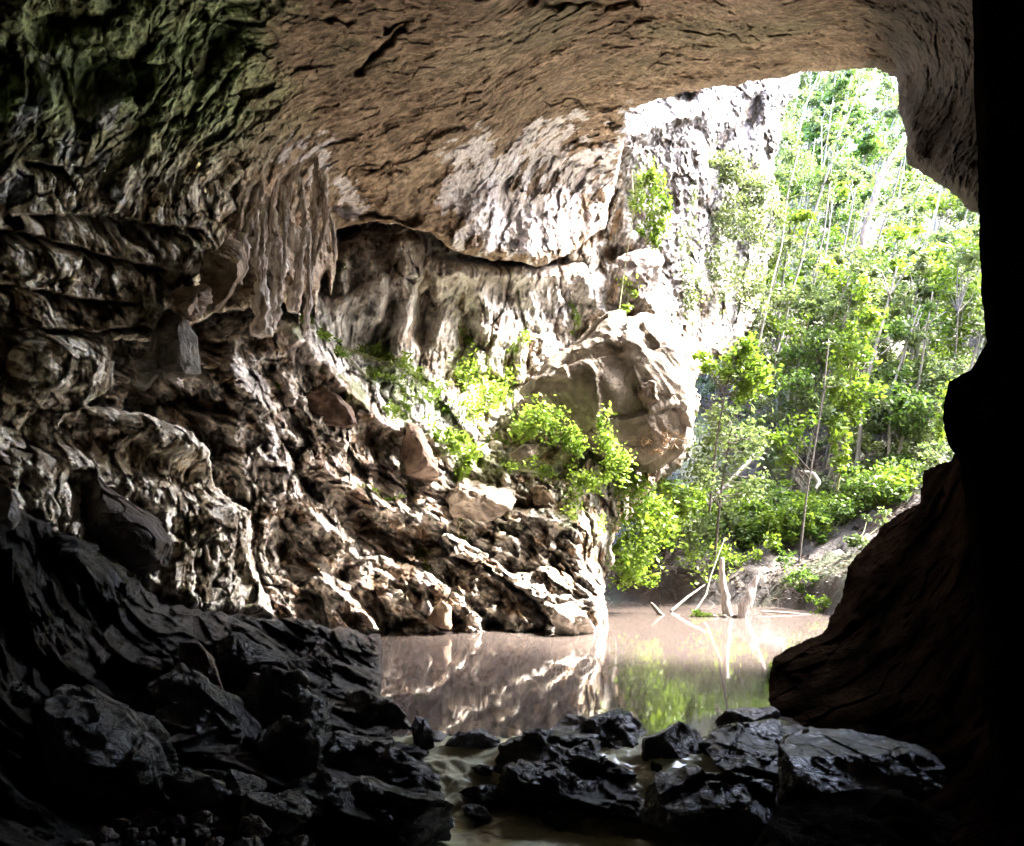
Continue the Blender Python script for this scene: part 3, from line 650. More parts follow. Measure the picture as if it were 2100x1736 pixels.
rock('boulder', 'cracked grey block below the ridged slab', r7((1370, 815), (1450, 820), (1560, 880), (1600, 860), (1675, 950), (1660, 1100), (1540, 1190), (1400, 1180), (1360, 1000)), 8.6, 0.5, 6, M_WET, GREYC, 0.09, 6, up_facet=(0.2, -0.5, 0.8))
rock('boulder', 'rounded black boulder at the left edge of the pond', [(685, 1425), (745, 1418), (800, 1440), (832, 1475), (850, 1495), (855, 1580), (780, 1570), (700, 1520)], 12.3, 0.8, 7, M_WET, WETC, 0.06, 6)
rock('boulder', 'upright black rock where the pond spills into the stream', [(851, 1470), (874, 1476), (888, 1502), (890, 1560), (855, 1566), (840, 1512)], 11.2, 0.35, 8, M_WET, WETC, 0.05, 4)
rock('boulder', 'shiny bluish wet boulder beside the small rapids', [(690, 1490), (740, 1510), (790, 1535), (841, 1558), (893, 1591), (921, 1629), (900, 1650), (800, 1660), (690, 1620), (650, 1520)], 10.4, 0.6, 9, M_WET, GREYC, 0.10, 7, up_facet=(0.4, -0.6, 0.7))
rock('boulder', 'dark ridged boulder with its tip in the stream', [(640, 1640), (700, 1590), (799, 1620), (870, 1648), (926, 1680), (930, 1704), (912, 1722), (841, 1735), (700, 1770), (620, 1720)], 8.7, 0.6, 10, M_WET, WETC, 0.08, 7)
rock('rock', 'small pale edged rock between the cracked block and the stream', [(645, 1580), (672, 1584), (734, 1640), (725, 1662), (684, 1656), (645, 1620)], 8.2, 0.25, 11, M_WET, GREYC, 0.08, 5, cat='rock')
rock('rock', 'flat slab lying right of the big speckled boulder', [(330, 1590), (391, 1582), (457, 1608), (480, 1624), (449, 1650), (391, 1655), (340, 1630)], 6.6, 0.3, 12, M_WET, GREYC, 0.07, 5, cat='rock', up_facet=(0.1, -0.3, 1))
rock('rock', 'low flat rock behind the flat slab', [(405, 1578), (480, 1582), (545, 1601), (530, 1625), (449, 1620)], 7.6, 0.3, 13, M_WET, GREYC, 0.07, 4, cat='rock', up_facet=(0.1, -0.3, 1))
rock('rock', 'low slab with a pale back edge at the bottom of the bank', [(505, 1625), (609, 1622), (652, 1652), (640, 1680), (547, 1720), (490, 1690)], 7.2, 0.4, 14, M_WET, GREYC, 0.07, 5, cat='rock', up_facet=(0.1, -0.3, 1))
rock('rock', 'small grey rock at the left border below the dark slope', [(-10, 1390), (20, 1388), (84, 1426), (60, 1448), (20, 1450), (-10, 1430)], 6.8, 0.25, 15, M_WET, GREYC, 0.08, 5, cat='rock')
rock('boulder', 'smooth pale boulder cut by the left border of the view', [(-25, 980), (4, 990), (24, 1018), (42, 1062), (30, 1085), (-25, 1095)], 8.2, 0.3, 16, M_WALL, ((0.3, 0.28, 0.25), (0.5, 0.48, 0.45)), 0.04, 4)
rock('boulder', 'dark ledge block in the shade at the left end of the bank', [(60, 1080), (110, 1085), (200, 1130), (262, 1170), (250, 1215), (150, 1190), (70, 1130)], 9.8, 0.5, 17, M_WET, WETC, 0.08, 5, up_facet=(0.2, -0.2, 1))
rs = np.random.default_rng(50)
for k in range(22):
    u0 = rs.uniform(130, 620); v0 = rs.uniform(1672, 1745); w = rs.uniform(14, 34); h = w*rs.uniform(.45, .7); a = np.sort(rs.uniform(0, 6.28, 8))
    rock('stone', 'small angular stone in the reddish rubble at the bottom left corner', [(u0+w*math.cos(t), v0+h*math.sin(t)) for t in np.linspace(0, 6.28, 9)[:-1]], 5.7+(1740-v0)*0.012, 0.08, 60+k, M_WET,
         ((0.06, 0.042, 0.036), (0.22, 0.17, 0.15)), 0.1, 6, n=14, cat='stone', group='rubble stones at the bottom left')
# --- foreground, centre and right
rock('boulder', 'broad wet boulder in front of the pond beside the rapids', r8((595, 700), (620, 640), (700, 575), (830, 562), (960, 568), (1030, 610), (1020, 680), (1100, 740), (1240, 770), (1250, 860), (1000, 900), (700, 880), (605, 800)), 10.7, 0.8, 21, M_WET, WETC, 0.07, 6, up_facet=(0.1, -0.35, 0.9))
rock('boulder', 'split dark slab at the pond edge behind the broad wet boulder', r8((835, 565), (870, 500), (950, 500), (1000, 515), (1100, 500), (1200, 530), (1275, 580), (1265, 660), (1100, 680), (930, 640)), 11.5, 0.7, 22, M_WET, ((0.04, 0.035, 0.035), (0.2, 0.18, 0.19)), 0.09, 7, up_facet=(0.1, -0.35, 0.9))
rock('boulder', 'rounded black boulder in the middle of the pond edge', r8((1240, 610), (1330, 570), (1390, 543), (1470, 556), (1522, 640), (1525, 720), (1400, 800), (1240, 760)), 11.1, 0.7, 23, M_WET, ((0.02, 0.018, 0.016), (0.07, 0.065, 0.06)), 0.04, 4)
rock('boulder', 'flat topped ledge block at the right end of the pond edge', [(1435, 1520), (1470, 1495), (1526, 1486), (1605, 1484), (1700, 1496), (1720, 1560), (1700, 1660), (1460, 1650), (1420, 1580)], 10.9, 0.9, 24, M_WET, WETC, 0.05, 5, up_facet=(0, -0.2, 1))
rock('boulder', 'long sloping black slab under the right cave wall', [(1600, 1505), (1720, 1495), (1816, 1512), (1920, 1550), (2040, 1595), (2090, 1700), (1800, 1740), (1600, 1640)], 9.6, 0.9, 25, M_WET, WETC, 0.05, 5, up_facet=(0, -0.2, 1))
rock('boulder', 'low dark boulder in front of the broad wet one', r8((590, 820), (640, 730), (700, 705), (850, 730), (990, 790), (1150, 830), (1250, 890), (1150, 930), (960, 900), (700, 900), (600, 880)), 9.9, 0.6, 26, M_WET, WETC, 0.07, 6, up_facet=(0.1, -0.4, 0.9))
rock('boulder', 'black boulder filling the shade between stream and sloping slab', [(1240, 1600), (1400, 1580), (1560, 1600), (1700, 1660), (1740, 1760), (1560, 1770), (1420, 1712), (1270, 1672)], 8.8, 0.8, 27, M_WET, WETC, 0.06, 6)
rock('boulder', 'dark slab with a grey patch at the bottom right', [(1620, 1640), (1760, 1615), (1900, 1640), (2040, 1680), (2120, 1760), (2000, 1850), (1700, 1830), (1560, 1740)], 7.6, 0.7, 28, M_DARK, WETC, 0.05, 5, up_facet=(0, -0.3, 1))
rock('rock', 'flat pale topped ledge at the foot of the right rock bank', [(1468, 1478), (1488, 1455), (1582, 1448), (1600, 1465), (1590, 1492), (1474, 1496)], 12.4, 0.5, 29, M_WET, ((0.08, 0.06, 0.055), (0.28, 0.24, 0.23)), 0.04, 4, cat='rock', up_facet=(0, -0.1, 1))
rock('rock', 'cracked small rock standing in the outflow of the pond', [(908, 1532), (940, 1507), (1000, 1505), (1020, 1516), (1024, 1540), (982, 1544)], 11.2, 0.3, 30, M_WET, ((0.05, 0.05, 0.055), (0.3, 0.3, 0.33)), 0.1, 6, cat='rock')
rock('rock', 'smooth grey rock beside the upright black rock', [(884, 1497), (905, 1500), (928, 1514), (918, 1530), (888, 1534)], 11.5, 0.2, 31, M_WET, ((0.15, 0.15, 0.17), (0.32, 0.32, 0.35)), 0.03, 3, cat='rock')
for kk, (p, dd, lab) in enumerate([(((440, 745), (530, 722), (615, 742), (610, 768), (540, 772)), 10.6, 'thin flat stone at the top of the rapids'),
        (((400, 840), (470, 815), (600, 818), (700, 870), (790, 960), (700, 950), (600, 905), (470, 880)), 10.0, 'long low stone lying across the rapids'),
        (((445, 900), (500, 895), (555, 915), (580, 960), (530, 975), (460, 945)), 9.6, 'round black stone with white water behind it'),
        (((780, 935), (830, 915), (900, 945), (925, 985), (870, 1008), (800, 975)), 9.4, 'double black stone in the pale stream'),
        (((660, 890), (760, 900), (800, 935), (760, 960), (690, 930)), 9.8, 'narrow dark stone between two rapids stones'),
        (((830, 835), (880, 822), (950, 870), (965, 915), (900, 935), (800, 900)), 9.8, 'small boulder with bright curved edge'),
        (((600, 830), (640, 825), (700, 870), (680, 890), (630, 870)), 9.9, 'shiny white edged stone in the rapids')]):
    rock('stone', lab, r8(*p), dd, 0.22, 32+kk, M_WET, WETC, 0.06, 4, n=22, cat='stone')
# --- rocks of the left wall and the slope
rock('boulder', 'huge smooth dark slab leaning in the shade of the left slope', r4((265, 1260), (330, 1170), (540, 1115), (640, 1220), (760, 1290), (880, 1380), (1000, 1530), (960, 1660), (800, 1700), (600, 1600), (350, 1480)), 15.4, 1.6, 41, M_WALL, ((0.02, 0.014, 0.009), (0.075, 0.052, 0.034)), 0.04, 2)
rock('boulder', 'smooth pale brown rock at the upper end of the huge dark slab', r4((205, 1010), (275, 975), (350, 1030), (430, 1120), (450, 1180), (350, 1210), (250, 1110)), 14.6, 0.5, 42, M_WALL, ((0.22, 0.17, 0.12), (0.34, 0.27, 0.2)), 0.02, 3)
rock('boulder', 'angular slab standing on edge with one pale face', r4((815, 270), (975, 165), (1040, 195), (1140, 330), (1160, 545), (1110, 565), (950, 575), (850, 430)), 16.2, 0.9, 43, M_WALL, ((0.06, 0.045, 0.03), (0.24, 0.21, 0.165)), 0.015, 3, up_facet=(0.93, -0.35, 0.15), boxy=.25)
rock('boulder', 'dark wedge rock left of the standing slab', r4((745, 360), (850, 395), (925, 470), (945, 525), (890, 565), (860, 630), (780, 600), (740, 480)), 15.6, 0.6, 44, M_WALL, ((0.12, 0.1, 0.08), (0.3, 0.27, 0.22)), 0.06, 5, up_facet=(0.6, -0.3, 0.6))
rock('boulder', 'smooth dark brown boulder under the ridge of the slope', r5((165, 640), (230, 590), (330, 620), (440, 670), (520, 740), (560, 840), (480, 850), (330, 830), (180, 790)), 25.4, 1.6, 45, M_ROCK, BRNC, 0.05, 5)
rock('rock', 'round white stone beside the smooth dark brown boulder', r5((110, 680), (150, 650), (200, 650), (220, 690), (205, 730), (150, 740)), 24.0, 0.4, 46, M_ROCK, PALEC, 0.04, 3, cat='rock')
rock('rock', 'pale block with dark left side on the slope below the brown boulder', r5((385, 930), (430, 900), (490, 915), (515, 955), (495, 1010), (430, 985)), 25.6, 0.6, 47, M_ROCK, PALEC, 0.05, 4, cat='rock')
rock('boulder', 'flat topped dark boulder in the middle of the slope', r5((995, 1290), (1060, 1190), (1200, 1130), (1330, 1160), (1450, 1220), (1470, 1270), (1430, 1330), (1250, 1360), (1060, 1345)), 28.6, 1.7, 48, M_ROCK, ((0.10, 0.07, 0.05), (0.45, 0.38, 0.31)), 0.08, 8, up_facet=(0.2, -0.1, 1), boxy=.4)
rock('rock', 'dark wedge stone perched on the slope under the yellow green bush', r5((1440, 1010), (1530, 955), (1615, 950), (1610, 1010), (1540, 1060), (1460, 1070)), 30.0, 0.8, 49, M_ROCK, ((0.12, 0.09, 0.07), (0.3, 0.24, 0.2)), 0.04, 4, cat='rock')
rock('boulder', 'upright brown rock face left of the dark leaved bush', r5((850, 830), (900, 835), (960, 900), (1010, 1010), (1040, 1180), (960, 1235), (860, 1180), (815, 980)), 28.4, 1.2, 50, M_ROCK, ((0.12, 0.08, 0.06), (0.28, 0.2, 0.15)), 0.05, 5)
rock('rock', 'rough stone right of the flat topped boulder', r5((1560, 1190), (1640, 1190), (1740, 1280), (1700, 1335), (1600, 1310)), 29.8, 0.6, 51, M_ROCK, MUDC, 0.08, 5, cat='rock')
rock('rock', 'pale stone standing beside the flat topped boulder', r5((1405, 1110), (1435, 1100), (1450, 1180), (1420, 1200), (1400, 1170)), 29.4, 0.3, 52, M_ROCK, PALEC, 0.05, 4, cat='rock')
rock('boulder', 'giant domed boulder with a bright right side in the centre', [(1075, 805), (1130, 745), (1200, 690), (1250, 655), (1320, 640), (1370, 658), (1400, 700), (1420, 760), (1416, 840), (1404, 900), (1375, 940), (1320, 960), (1250, 950), (1190, 910), (1150, 870), (1100, 850)], 33.0, 3.0, 53, M_ROCK, ((0.085, 0.066, 0.047), (0.27, 0.23, 0.185)), 0.045, 0, n=110, grain=50, boxy=0.6)
rock('rock', 'square block stuck on the face of the giant domed boulder', [(1306, 780), (1345, 773), (1352, 822), (1322, 834), (1308, 815)], 30.2, 0.5, 54, M_ROCK, ((0.08, 0.055, 0.04), (0.18, 0.135, 0.1)), 0.05, 4, cat='rock')
rock('boulder', 'pinkish grey rock on the cliff below the hanging vine', [(1262, 520), (1300, 503), (1345, 518), (1362, 560), (1350, 600), (1335, 630), (1310, 600), (1270, 565)], 37.6, 1.2, 55, M_ROCK, ((0.10, 0.08, 0.073), (0.24, 0.205, 0.195)), 0.08, 6)
rock('rock', 'pale knobbly block hanging from the cliff above the dark niche', [(835, 500), (870, 490), (897, 530), (893, 580), (860, 602), (838, 560)], 31.5, 0.8, 56, M_ROCK, PALEC, 0.09, 6, cat='rock')
rock('rock', 'speckled white rock at the tip of the cliff foot in the water', [(1135, 1245), (1180, 1232), (1210, 1262), (1228, 1300), (1190, 1308), (1140, 1304)], 24.9, 0.7, 57, M_ROCK, PALEC, 0.09, 6, cat='rock')
rock('rock', 'round brown rock at the waterline under the left cliff', [(868, 1240), (895, 1222), (925, 1245), (925, 1296), (880, 1298)], 25.1, 0.6, 58, M_ROCK, MUDC, 0.05, 5, cat='rock')
rock('rock', 'pale block bulging under the ledges of the left wall', [(355, 590), (380, 580), (415, 582), (430, 610), (425, 640), (395, 650), (362, 640)], 15.6, 0.6, 59, M_WALL, MUDC, 0.12, 6, cat='rock')
rock('boulder', 'hanging brown rock nose above the dark hole of the left wall', [(440, 500), (480, 480), (500, 530), (495, 570), (450, 630), (420, 640), (410, 560)], 16.6, 0.9, 61, M_WALL, ((0.2, 0.14, 0.09), (0.5, 0.38, 0.27)), 0.06, 5)
for kk in range(46):
    u0, v0 = rs.uniform(560, 1190), rs.uniform(900, 1255)
    if v0 < 900+0.25*(1190-u0) and u0 < 700: v0 += 80
    dd = surf('cliff', u0, v0)
    if dd is None: continue
    w = rs.uniform(8, 26); h = w*rs.uniform(.5, .8); an = -0.6+rs.normal()*.3; ca_, sa_ = math.cos(an), math.sin(an)
    pp = [(w*r_*math.cos(t), h*r_*math.sin(t)) for t, r_ in zip(np.linspace(0, 6.28, 7)[:-1], rs.uniform(.75, 1.1, 6))]
    rock('stone', 'angular pale limestone block caught on the rubble slope above the pond', [(u0+x*ca_+y*sa_, v0+x*sa_*-1+y*ca_) for x, y in pp], float(dd)+0.05, w*dd/F*0.9, 80+kk, M_ROCK,
         [PALEC, MUDC, ((0.12, 0.09, 0.065), (0.5, 0.43, 0.35))][kk % 3], 0.07, 9, n=18, cat='stone', group='blocks on the rubble slope', boxy=.4)

# --- flowstone columns on the left wall
M_FLOW = simple_mat('flowstone', (0.40, 0.29, 0.20), 0.6, 3.2, 0.5, 1.0, c2=(0.88, 0.81, 0.73), stretch=(2.2, 2.2, 0.35))
def column(lab, pts, d, rads, seed):
    P = np.array([W(u, v, d) for u, v in pts]); t = Tubes()
    P[:, 0] += 0.08*np.random.default_rng(seed).normal(size=len(P)); t.add(P, np.array(rads)*d/F*0.68, 40, 0.9, seed, 0.12)
    o = t.build('stalactite', M_FLOW, org=P[0]); o.location = P[0]
    tag(o, lab, 'stalactite', 'flowstone stalactites on the left wall')
column('thick brown flowstone column nearest the dark hole', [(540, 340), (512, 470), (535, 560), (545, 690)], 19.1, [4, 22, 16, 26], 1)
column('lumpy flowstone column second from the dark hole', [(570, 320), (558, 450), (575, 540), (572, 680)], 19.8, [4, 14, 22, 16], 2)
column('flowstone column in the middle of the hanging cluster', [(612, 290), (594, 430), (612, 530), (604, 640)], 20.4, [4, 17, 12, 16], 3)
column('pale slim flowstone column right of the middle', [(655, 290), (648, 400), (634, 500), (622, 690)], 20.6, [5, 14, 9, 9], 4)
column('short pale stalactite at the right end of the cluster', [(668, 360), (670, 420), (674, 500)], 20.8, [16, 11, 4], 5)
for kk, (ub, vb, hb, wb) in enumerate([(536, 420, 150, 8), (584, 380, 190, 7), (618, 360, 210, 9), (632, 470, 140, 6), (680, 430, 110, 6), (550, 500, 150, 9)]):
    column('slim drip of flowstone between the thicker columns', [(ub, vb), (ub+5, vb+hb*.5), (ub-2, vb+hb)], 18.9+kk*0.15, [wb, wb, 2.5], 50+kk)
column('thin stalactite between the two pale columns', [(655, 350), (660, 450), (656, 560)], 20.6, [12, 7, 4], 6)
column('white stalactite hanging over the rock nose', [(498, 480), (503, 540), (494, 582)], 17.2, [14, 9, 6], 7)
for kk in range(9):
    u0 = 385+kk*13*.3544*2.2/1.0-120; v0 = 795
    u0 = 150+kk*9.5
    column('short white stalactite in the row under the left ledge', [(u0, 742), (u0+rs.uniform(-2, 2), 770), (u0+rs.uniform(-2, 2), rs.uniform(788, 806))], 13.4+kk*0.06, [7, 6, 2.5], 20+kk)

# --- vegetation
def plant(name, lab, cat, stems, clumps, size, leafm, stemm, group=None, seed=0, depth=1.0, crown='foliage', trunk='stem', **kw):
    """stems: [(points (u, v, d), r0, r1)], clumps: [(u, v, ru, rv, d, n)] -> a plant with its own stems and leaves"""
    r = np.random.default_rng(1000+seed)
    if stems: base = W(*stems[0][0][0])
    else: base = W(clumps[0][0], clumps[0][1]+clumps[0][3], clumps[0][4])
    if not stems:
        nc = []
        for (u, v, ru, rv, d, n) in clumps:
            y = surf('cliff', u, v) if (u < 1060 or (u < 1215 and (v < 720 or v > 1000)) or cat == 'creeper') and d < 52 else None
            if y is not None and y > 20: d = min(y, d+4)-0.35*min(ru, rv)*y/F
            nc.append((u, v, ru, rv, d, n))
        clumps = nc; u, v, ru, rv, d, n = clumps[0]; base = W(u, v+rv*0.7, d+0.3*rv*d/F)
    o = thing(name, lab, cat, base, group); T = Tubes(); pts = []; subs = []
    for (u, v, ru, rv, d, n) in clumps:
        k = d/F; a, s = clump_points(W(u, v, d), (ru*k, depth*0.5*(ru+rv)*k, rv*k), n, r, **{x: kw[x] for x in kw if x in ('nsub', 'tight')})
        pts.append(a); subs += [(x, d) for x in s]
    allst = []
    for P, r0, r1 in stems:
        Pw = np.array([W(*p) for p in P]); rr = np.linspace(r0, r1, len(Pw)); T.add(Pw, rr, 7, 0.12, seed); allst.append((Pw, r1))
    if not stems:
        for x, d in subs[:7]: T.add([base, (base+x)/2+r.normal(size=3)*0.05, x], [0.02, 0.015, 0.008], 5)
    else:
        A = np.concatenate([np.stack([np.interp(np.linspace(0, 1, 24), np.linspace(0, 1, len(Pw)), Pw[:, k]) for k in range(3)], -1)[6:] for Pw, _ in allst])
        for x, d in subs[::max(1, len(subs)//26)]:
            b = A[np.argmin(np.linalg.norm((A-x)*np.array([1, 1, 0.6])+np.array([0, 0, 0.5]), axis=1))]
            T.add([b, (b+x)/2+np.array([0, 0, -0.06])+r.normal(size=3)*0.08, x], [0.03, 0.02, 0.008], 4)
    T.build(trunk, stemm, o, base)
    foliage(crown, np.concatenate(pts), size, leafm, o, base, r, **{x: kw[x] for x in kw if x in ('droop', 'aspect')})
    return o
sh = [  # label, clumps, size, material
 ('bright yellow green bush hanging from the cliff tip to the far water', [(1300, 1010, 50, 50, 33, 700), (1320, 1080, 60, 60, 33, 900), (1300, 1140, 45, 50, 32.5, 650), (1350, 1070, 40, 40, 33, 400), (1270, 960, 30, 40, 32.5, 300)], .24, L_BRIGHT),
 ('leafy sapling growing in front of the giant domed boulder', [(1235, 900, 26, 50, 29, 320), (1260, 940, 34, 30, 29, 260), (1240, 980, 40, 40, 29.5, 320)], .24, L_SLOPE),
 ('yellow domed bush left of the giant boulder', [(1112, 868, 44, 38, 29.6, 800), (1160, 890, 32, 28, 29.4, 320), (1075, 880, 26, 24, 29.8, 220), (1195, 925, 26, 22, 29.3, 180)], .22, L_SLOPE),
 ('tall bright bush in the middle of the slope', [(960, 775, 38, 60, 31, 700), (1000, 810, 50, 40, 31, 700), (1040, 790, 34, 36, 31.5, 380), (960, 840, 40, 30, 30.5, 380)], .22, L_SLOPE),
 ('dark leaved bush below the tall bright bush', [(930, 925, 36, 40, 28.6, 420), (965, 950, 30, 30, 28.6, 260), (905, 900, 20, 30, 28.4, 160), (945, 970, 20, 16, 28.2, 130)], .24, L_SLOPE),
 ('long strip of low green plants under the grey cliff', [(740, 715, 30, 20, 28, 300), (775, 735, 36, 24, 28.6, 420), (820, 745, 36, 20, 29, 340), (850, 770, 30, 18, 29.4, 240)], .18, L_SLOPE),
 ('sloping green patch along the upper ridge of the slope', [(625, 655, 18, 16, 24.6, 240), (655, 690, 26, 18, 25.6, 380), (690, 715, 26, 16, 26.4, 300)], .16, L_SLOPE),
 ('scattered grey green plants below the green strip', [(800, 790, 50, 22, 28, 260), (870, 810, 40, 22, 29, 260), (750, 770, 30, 20, 27, 160), (900, 835, 36, 20, 29.5, 200)], .17, L_SLOPE),
 ('green plant beside the blue glinting hollow', [(800, 855, 20, 26, 26.8, 200), (825, 840, 18, 20, 27, 120)], .18, L_SLOPE),
 ('small fern on the dark ledge left of the pale slope', [(570, 795, 11, 9, 21.0, 90)], .13, L_SLOPE),
 ('small green tuft under the smooth brown boulder', [(712, 878, 12, 9, 24.5, 90)], .13, L_SLOPE),
 ('sprig of leaves at the lip of the slope hollow', [(834, 1000, 7, 10, 27, 40)], .15, L_SLOPE),
 ('fern beneath the flat topped boulder', [(945, 1080, 16, 16, 27.0, 140), (950, 1105, 10, 12, 27, 60)], .17, L_SLOPE),
 ('tiny bright plant above the fern', [(1010, 1046, 12, 8, 27.6, 60)], .17, L_SLOPE),
 ('trailing green plant low on the rubble slope', [(868, 1140, 18, 22, 25.6, 180), (880, 1165, 12, 14, 25.6, 80)], .15, L_SLOPE),
 ('mossy low growth on the long ridge', [(790, 1020, 34, 12, 26.2, 220), (755, 1000, 22, 10, 25.8, 120)], .10, L_SLOPE),
 ('thin green sprays on the cliff left of the domed boulder', [(1180, 645, 14, 30, 36, 170), (1175, 690, 18, 16, 36, 110)], .20, L_SLOPE),
 ('small bushy plant on the grey cliff ledge', [(1070, 690, 24, 28, 34, 180), (1050, 720, 16, 14, 34, 80)], .20, L_SLOPE),
 ('shrub in the gully between cliff and pink rock', [(1290, 590, 24, 22, 37, 180), (1285, 630, 18, 14, 36.6, 90)], .22, L_SLOPE),
 ('tuft of leaves on the flowstone rim', [(700, 550, 12, 10, 30, 60)], .16, L_SLOPE),
 ('small bush on the sloping ledge above the tall bright bush', [(950, 690, 20, 16, 33, 130)], .18, L_SLOPE),
 ('pale fern clump on the bare bank above the right end of the shore', [(1760, 1100, 34, 20, 36, 260), (1800, 1060, 26, 18, 37, 160)], .24, L_FOREST),
 ('green fern on the bare bank right of the dead trunks', [(1640, 1190, 30, 18, 35.5, 260), (1600, 1150, 26, 16, 37, 160)], .24, L_MID),
 ('sparse leafy sprigs on the rubble right of the dark leaved bush', [(1060, 950, 36, 20, 29, 120), (1120, 970, 34, 22, 29.5, 150), (1010, 905, 30, 16, 29, 110)], .17, L_SLOPE),
 ('loose small leaves along the edge between slope and hanging bush', [(1180, 1010, 30, 40, 30, 220), (1215, 1080, 18, 40, 30, 140), (1160, 1060, 26, 26, 29, 90)], .18, L_SLOPE),
 ('thin line of seedlings along the foot of the grey wall', [(690, 700, 26, 12, 27, 110), (900, 790, 30, 16, 30, 130), (860, 860, 30, 16, 29, 90)], .15, L_SLOPE),
 ('bright green bush standing over the far bank beside the cliff', [(1380, 1010, 34, 34, 37, 360), (1400, 1050, 26, 28, 37, 200)], .26, L_BRIGHT),
 ('low bright bush overhanging the far water edge', [(1290, 1180, 34, 20, 33.5, 360), (1330, 1190, 24, 14, 33.5, 180)], .22, L_BRIGHT),
 ('yellow bush peeking past the right cave wall', [(1935, 830, 20, 40, 34, 260), (1940, 880, 16, 30, 34, 140)], .26, L_BRIGHT),
 ('low bright bush at the right end of the far shore', [(1682, 1238, 26, 18, 33.5, 260)], .2, L_BRIGHT),
 ('dark green bush on the bank behind the bleached stumps', [(1450, 1140, 50, 40, 39, 420), (1520, 1150, 40, 30, 39.5, 300)], .28, L_SLOPE),
 ('wiry grey green bush on the lower hillside', [(1420, 1090, 50, 50, 39, 420), (1480, 1060, 50, 50, 41, 380)], .28, L_FOREST),
]
for k, (lab, cl, s, m) in enumerate(sh):
    plant('shrub', lab, 'bush', [], cl, s, m, M_STEM, seed=k)
# hanging vine and cliff cover
plant('hanging_vine', 'bright green vine hanging down the white cliff', 'vine', [([(1335, 320, 36.6), (1340, 400, 36.4), (1325, 500, 36.2)], .03, .02), ([(1296, 350, 36.6), (1300, 430, 36.4), (1280, 560, 36), (1268, 650, 35.5)], .025, .02)],
      [(1345, 360, 22, 50, 36, 420), (1350, 430, 24, 50, 36, 520), (1330, 480, 26, 26, 36, 300), (1305, 390, 22, 60, 36.2, 330)], .26, L_BRIGHT, M_STEM, seed=60, droop=1.1, aspect=.35, crown='foliage', depth=.5)
for k, (lab, cl) in enumerate([('grey green creeper over the top of the shaded cliff edge', [(1490, 350, 50, 38, 40, 1300), (1540, 385, 46, 44, 42, 1300), (1590, 420, 26, 60, 46, 500)]),
                               ('grey green creeper covering the middle of the cliff edge', [(1480, 440, 66, 60, 40.5, 1700), (1550, 470, 50, 60, 43, 1300)]),
                               ('thin creeper on the rock above the sapling', [(1470, 560, 66, 66, 40, 1300), (1540, 600, 40, 60, 43, 900), (1410, 610, 34, 60, 39, 500)]),
                               ('sparse creeper on the white cliff right of the vine', [(1410, 450, 30, 90, 39.5, 300)])]):
    plant('creeper', lab, 'creeper', [], cl, .24, L_GREY, M_STEM, seed=70+k, depth=.5, droop=.8, aspect=.5)
# saplings with bright crowns
def tr(lab, stems, clumps, s, m, b, seed, group=None, name='tree', **kw): return plant(name, lab, 'tree', stems, clumps, s, m, b, group, seed, crown='crown', trunk='trunk', **kw)
tr('tall sapling with the brightest yellow green leaves', [([(1716, 1010, 41), (1735, 900, 41), (1745, 780, 41), (1765, 620, 41)], .07, .025)],
   [(1772, 600, 20, 34, 41, 240), (1775, 660, 30, 40, 41, 430), (1750, 720, 44, 40, 41, 560), (1745, 790, 46, 40, 41, 560), (1765, 850, 30, 30, 41, 240), (1722, 920, 20, 50, 40.6, 260), (1722, 955, 14, 20, 40.6, 90)], .33, L_BRIGHT, M_STEM, 80)
tr('rounded sapling with bright leaves right of the domed boulder', [([(1455, 1050, 36.5), (1470, 900, 36.5), (1490, 790, 36.5), (1515, 700, 36.5)], .06, .02)],
   [(1525, 695, 24, 26, 36.5, 240), (1540, 745, 44, 36, 36.5, 520), (1500, 760, 46, 40, 36.5, 480), (1550, 800, 40, 30, 36.5, 380), (1450, 740, 30, 30, 36.5, 220)], .30, L_BRIGHT, M_DARKBARK, 81)
tr('wide pale green sapling leaning under the rounded one', [([(1466, 1140, 37.5), (1480, 1000, 37.5), (1500, 880, 37.5)], .07, .03)],
   [(1470, 880, 60, 60, 37.5, 700), (1530, 930, 50, 60, 38, 600), (1440, 960, 50, 50, 37, 420), (1520, 1000, 50, 40, 38, 360)], .28, L_FOREST, M_DARKBARK, 82)
tr('sapling with two bright drooping clumps over the bare slope', [([(1640, 1120, 40), (1654, 1019, 40), (1675, 900, 40), (1700, 760, 40)], .05, .02)],
   [(1600, 920, 26, 34, 40, 260), (1612, 950, 22, 26, 40, 160), (1580, 890, 20, 20, 40, 110), (1650, 880, 40, 30, 40, 200)], .3, L_BRIGHT, M_DARKBARK, 83)
tr('pale green tree above the two drooping clumps', [([(1700, 900, 47), (1690, 800, 47), (1670, 690, 47)], .07, .03)], [(1640, 740, 50, 40, 47, 480), (1620, 800, 40, 40, 46, 320), (1690, 690, 50, 40, 47, 420)], .34, L_MID, M_DARKBARK, 84)
tr('bluish green tree crown beside the brightest sapling', [([(1850, 960, 46), (1845, 860, 46), (1840, 760, 46)], .08, .03)], [(1830, 790, 50, 50, 46, 480), (1860, 860, 40, 50, 45, 380), (1890, 780, 40, 50, 47, 380)], .34, L_FOREST, M_BARK, 85)
tr('yellow topped tree against the right cave wall', [([(1945, 940, 44), (1955, 800, 44), (1965, 640, 44)], .08, .03)], [(1960, 600, 40, 60, 46, 600), (1985, 520, 26, 50, 46, 380), (1940, 690, 40, 40, 46, 360)], .36, L_BRIGHT, M_DARKBARK, 86)
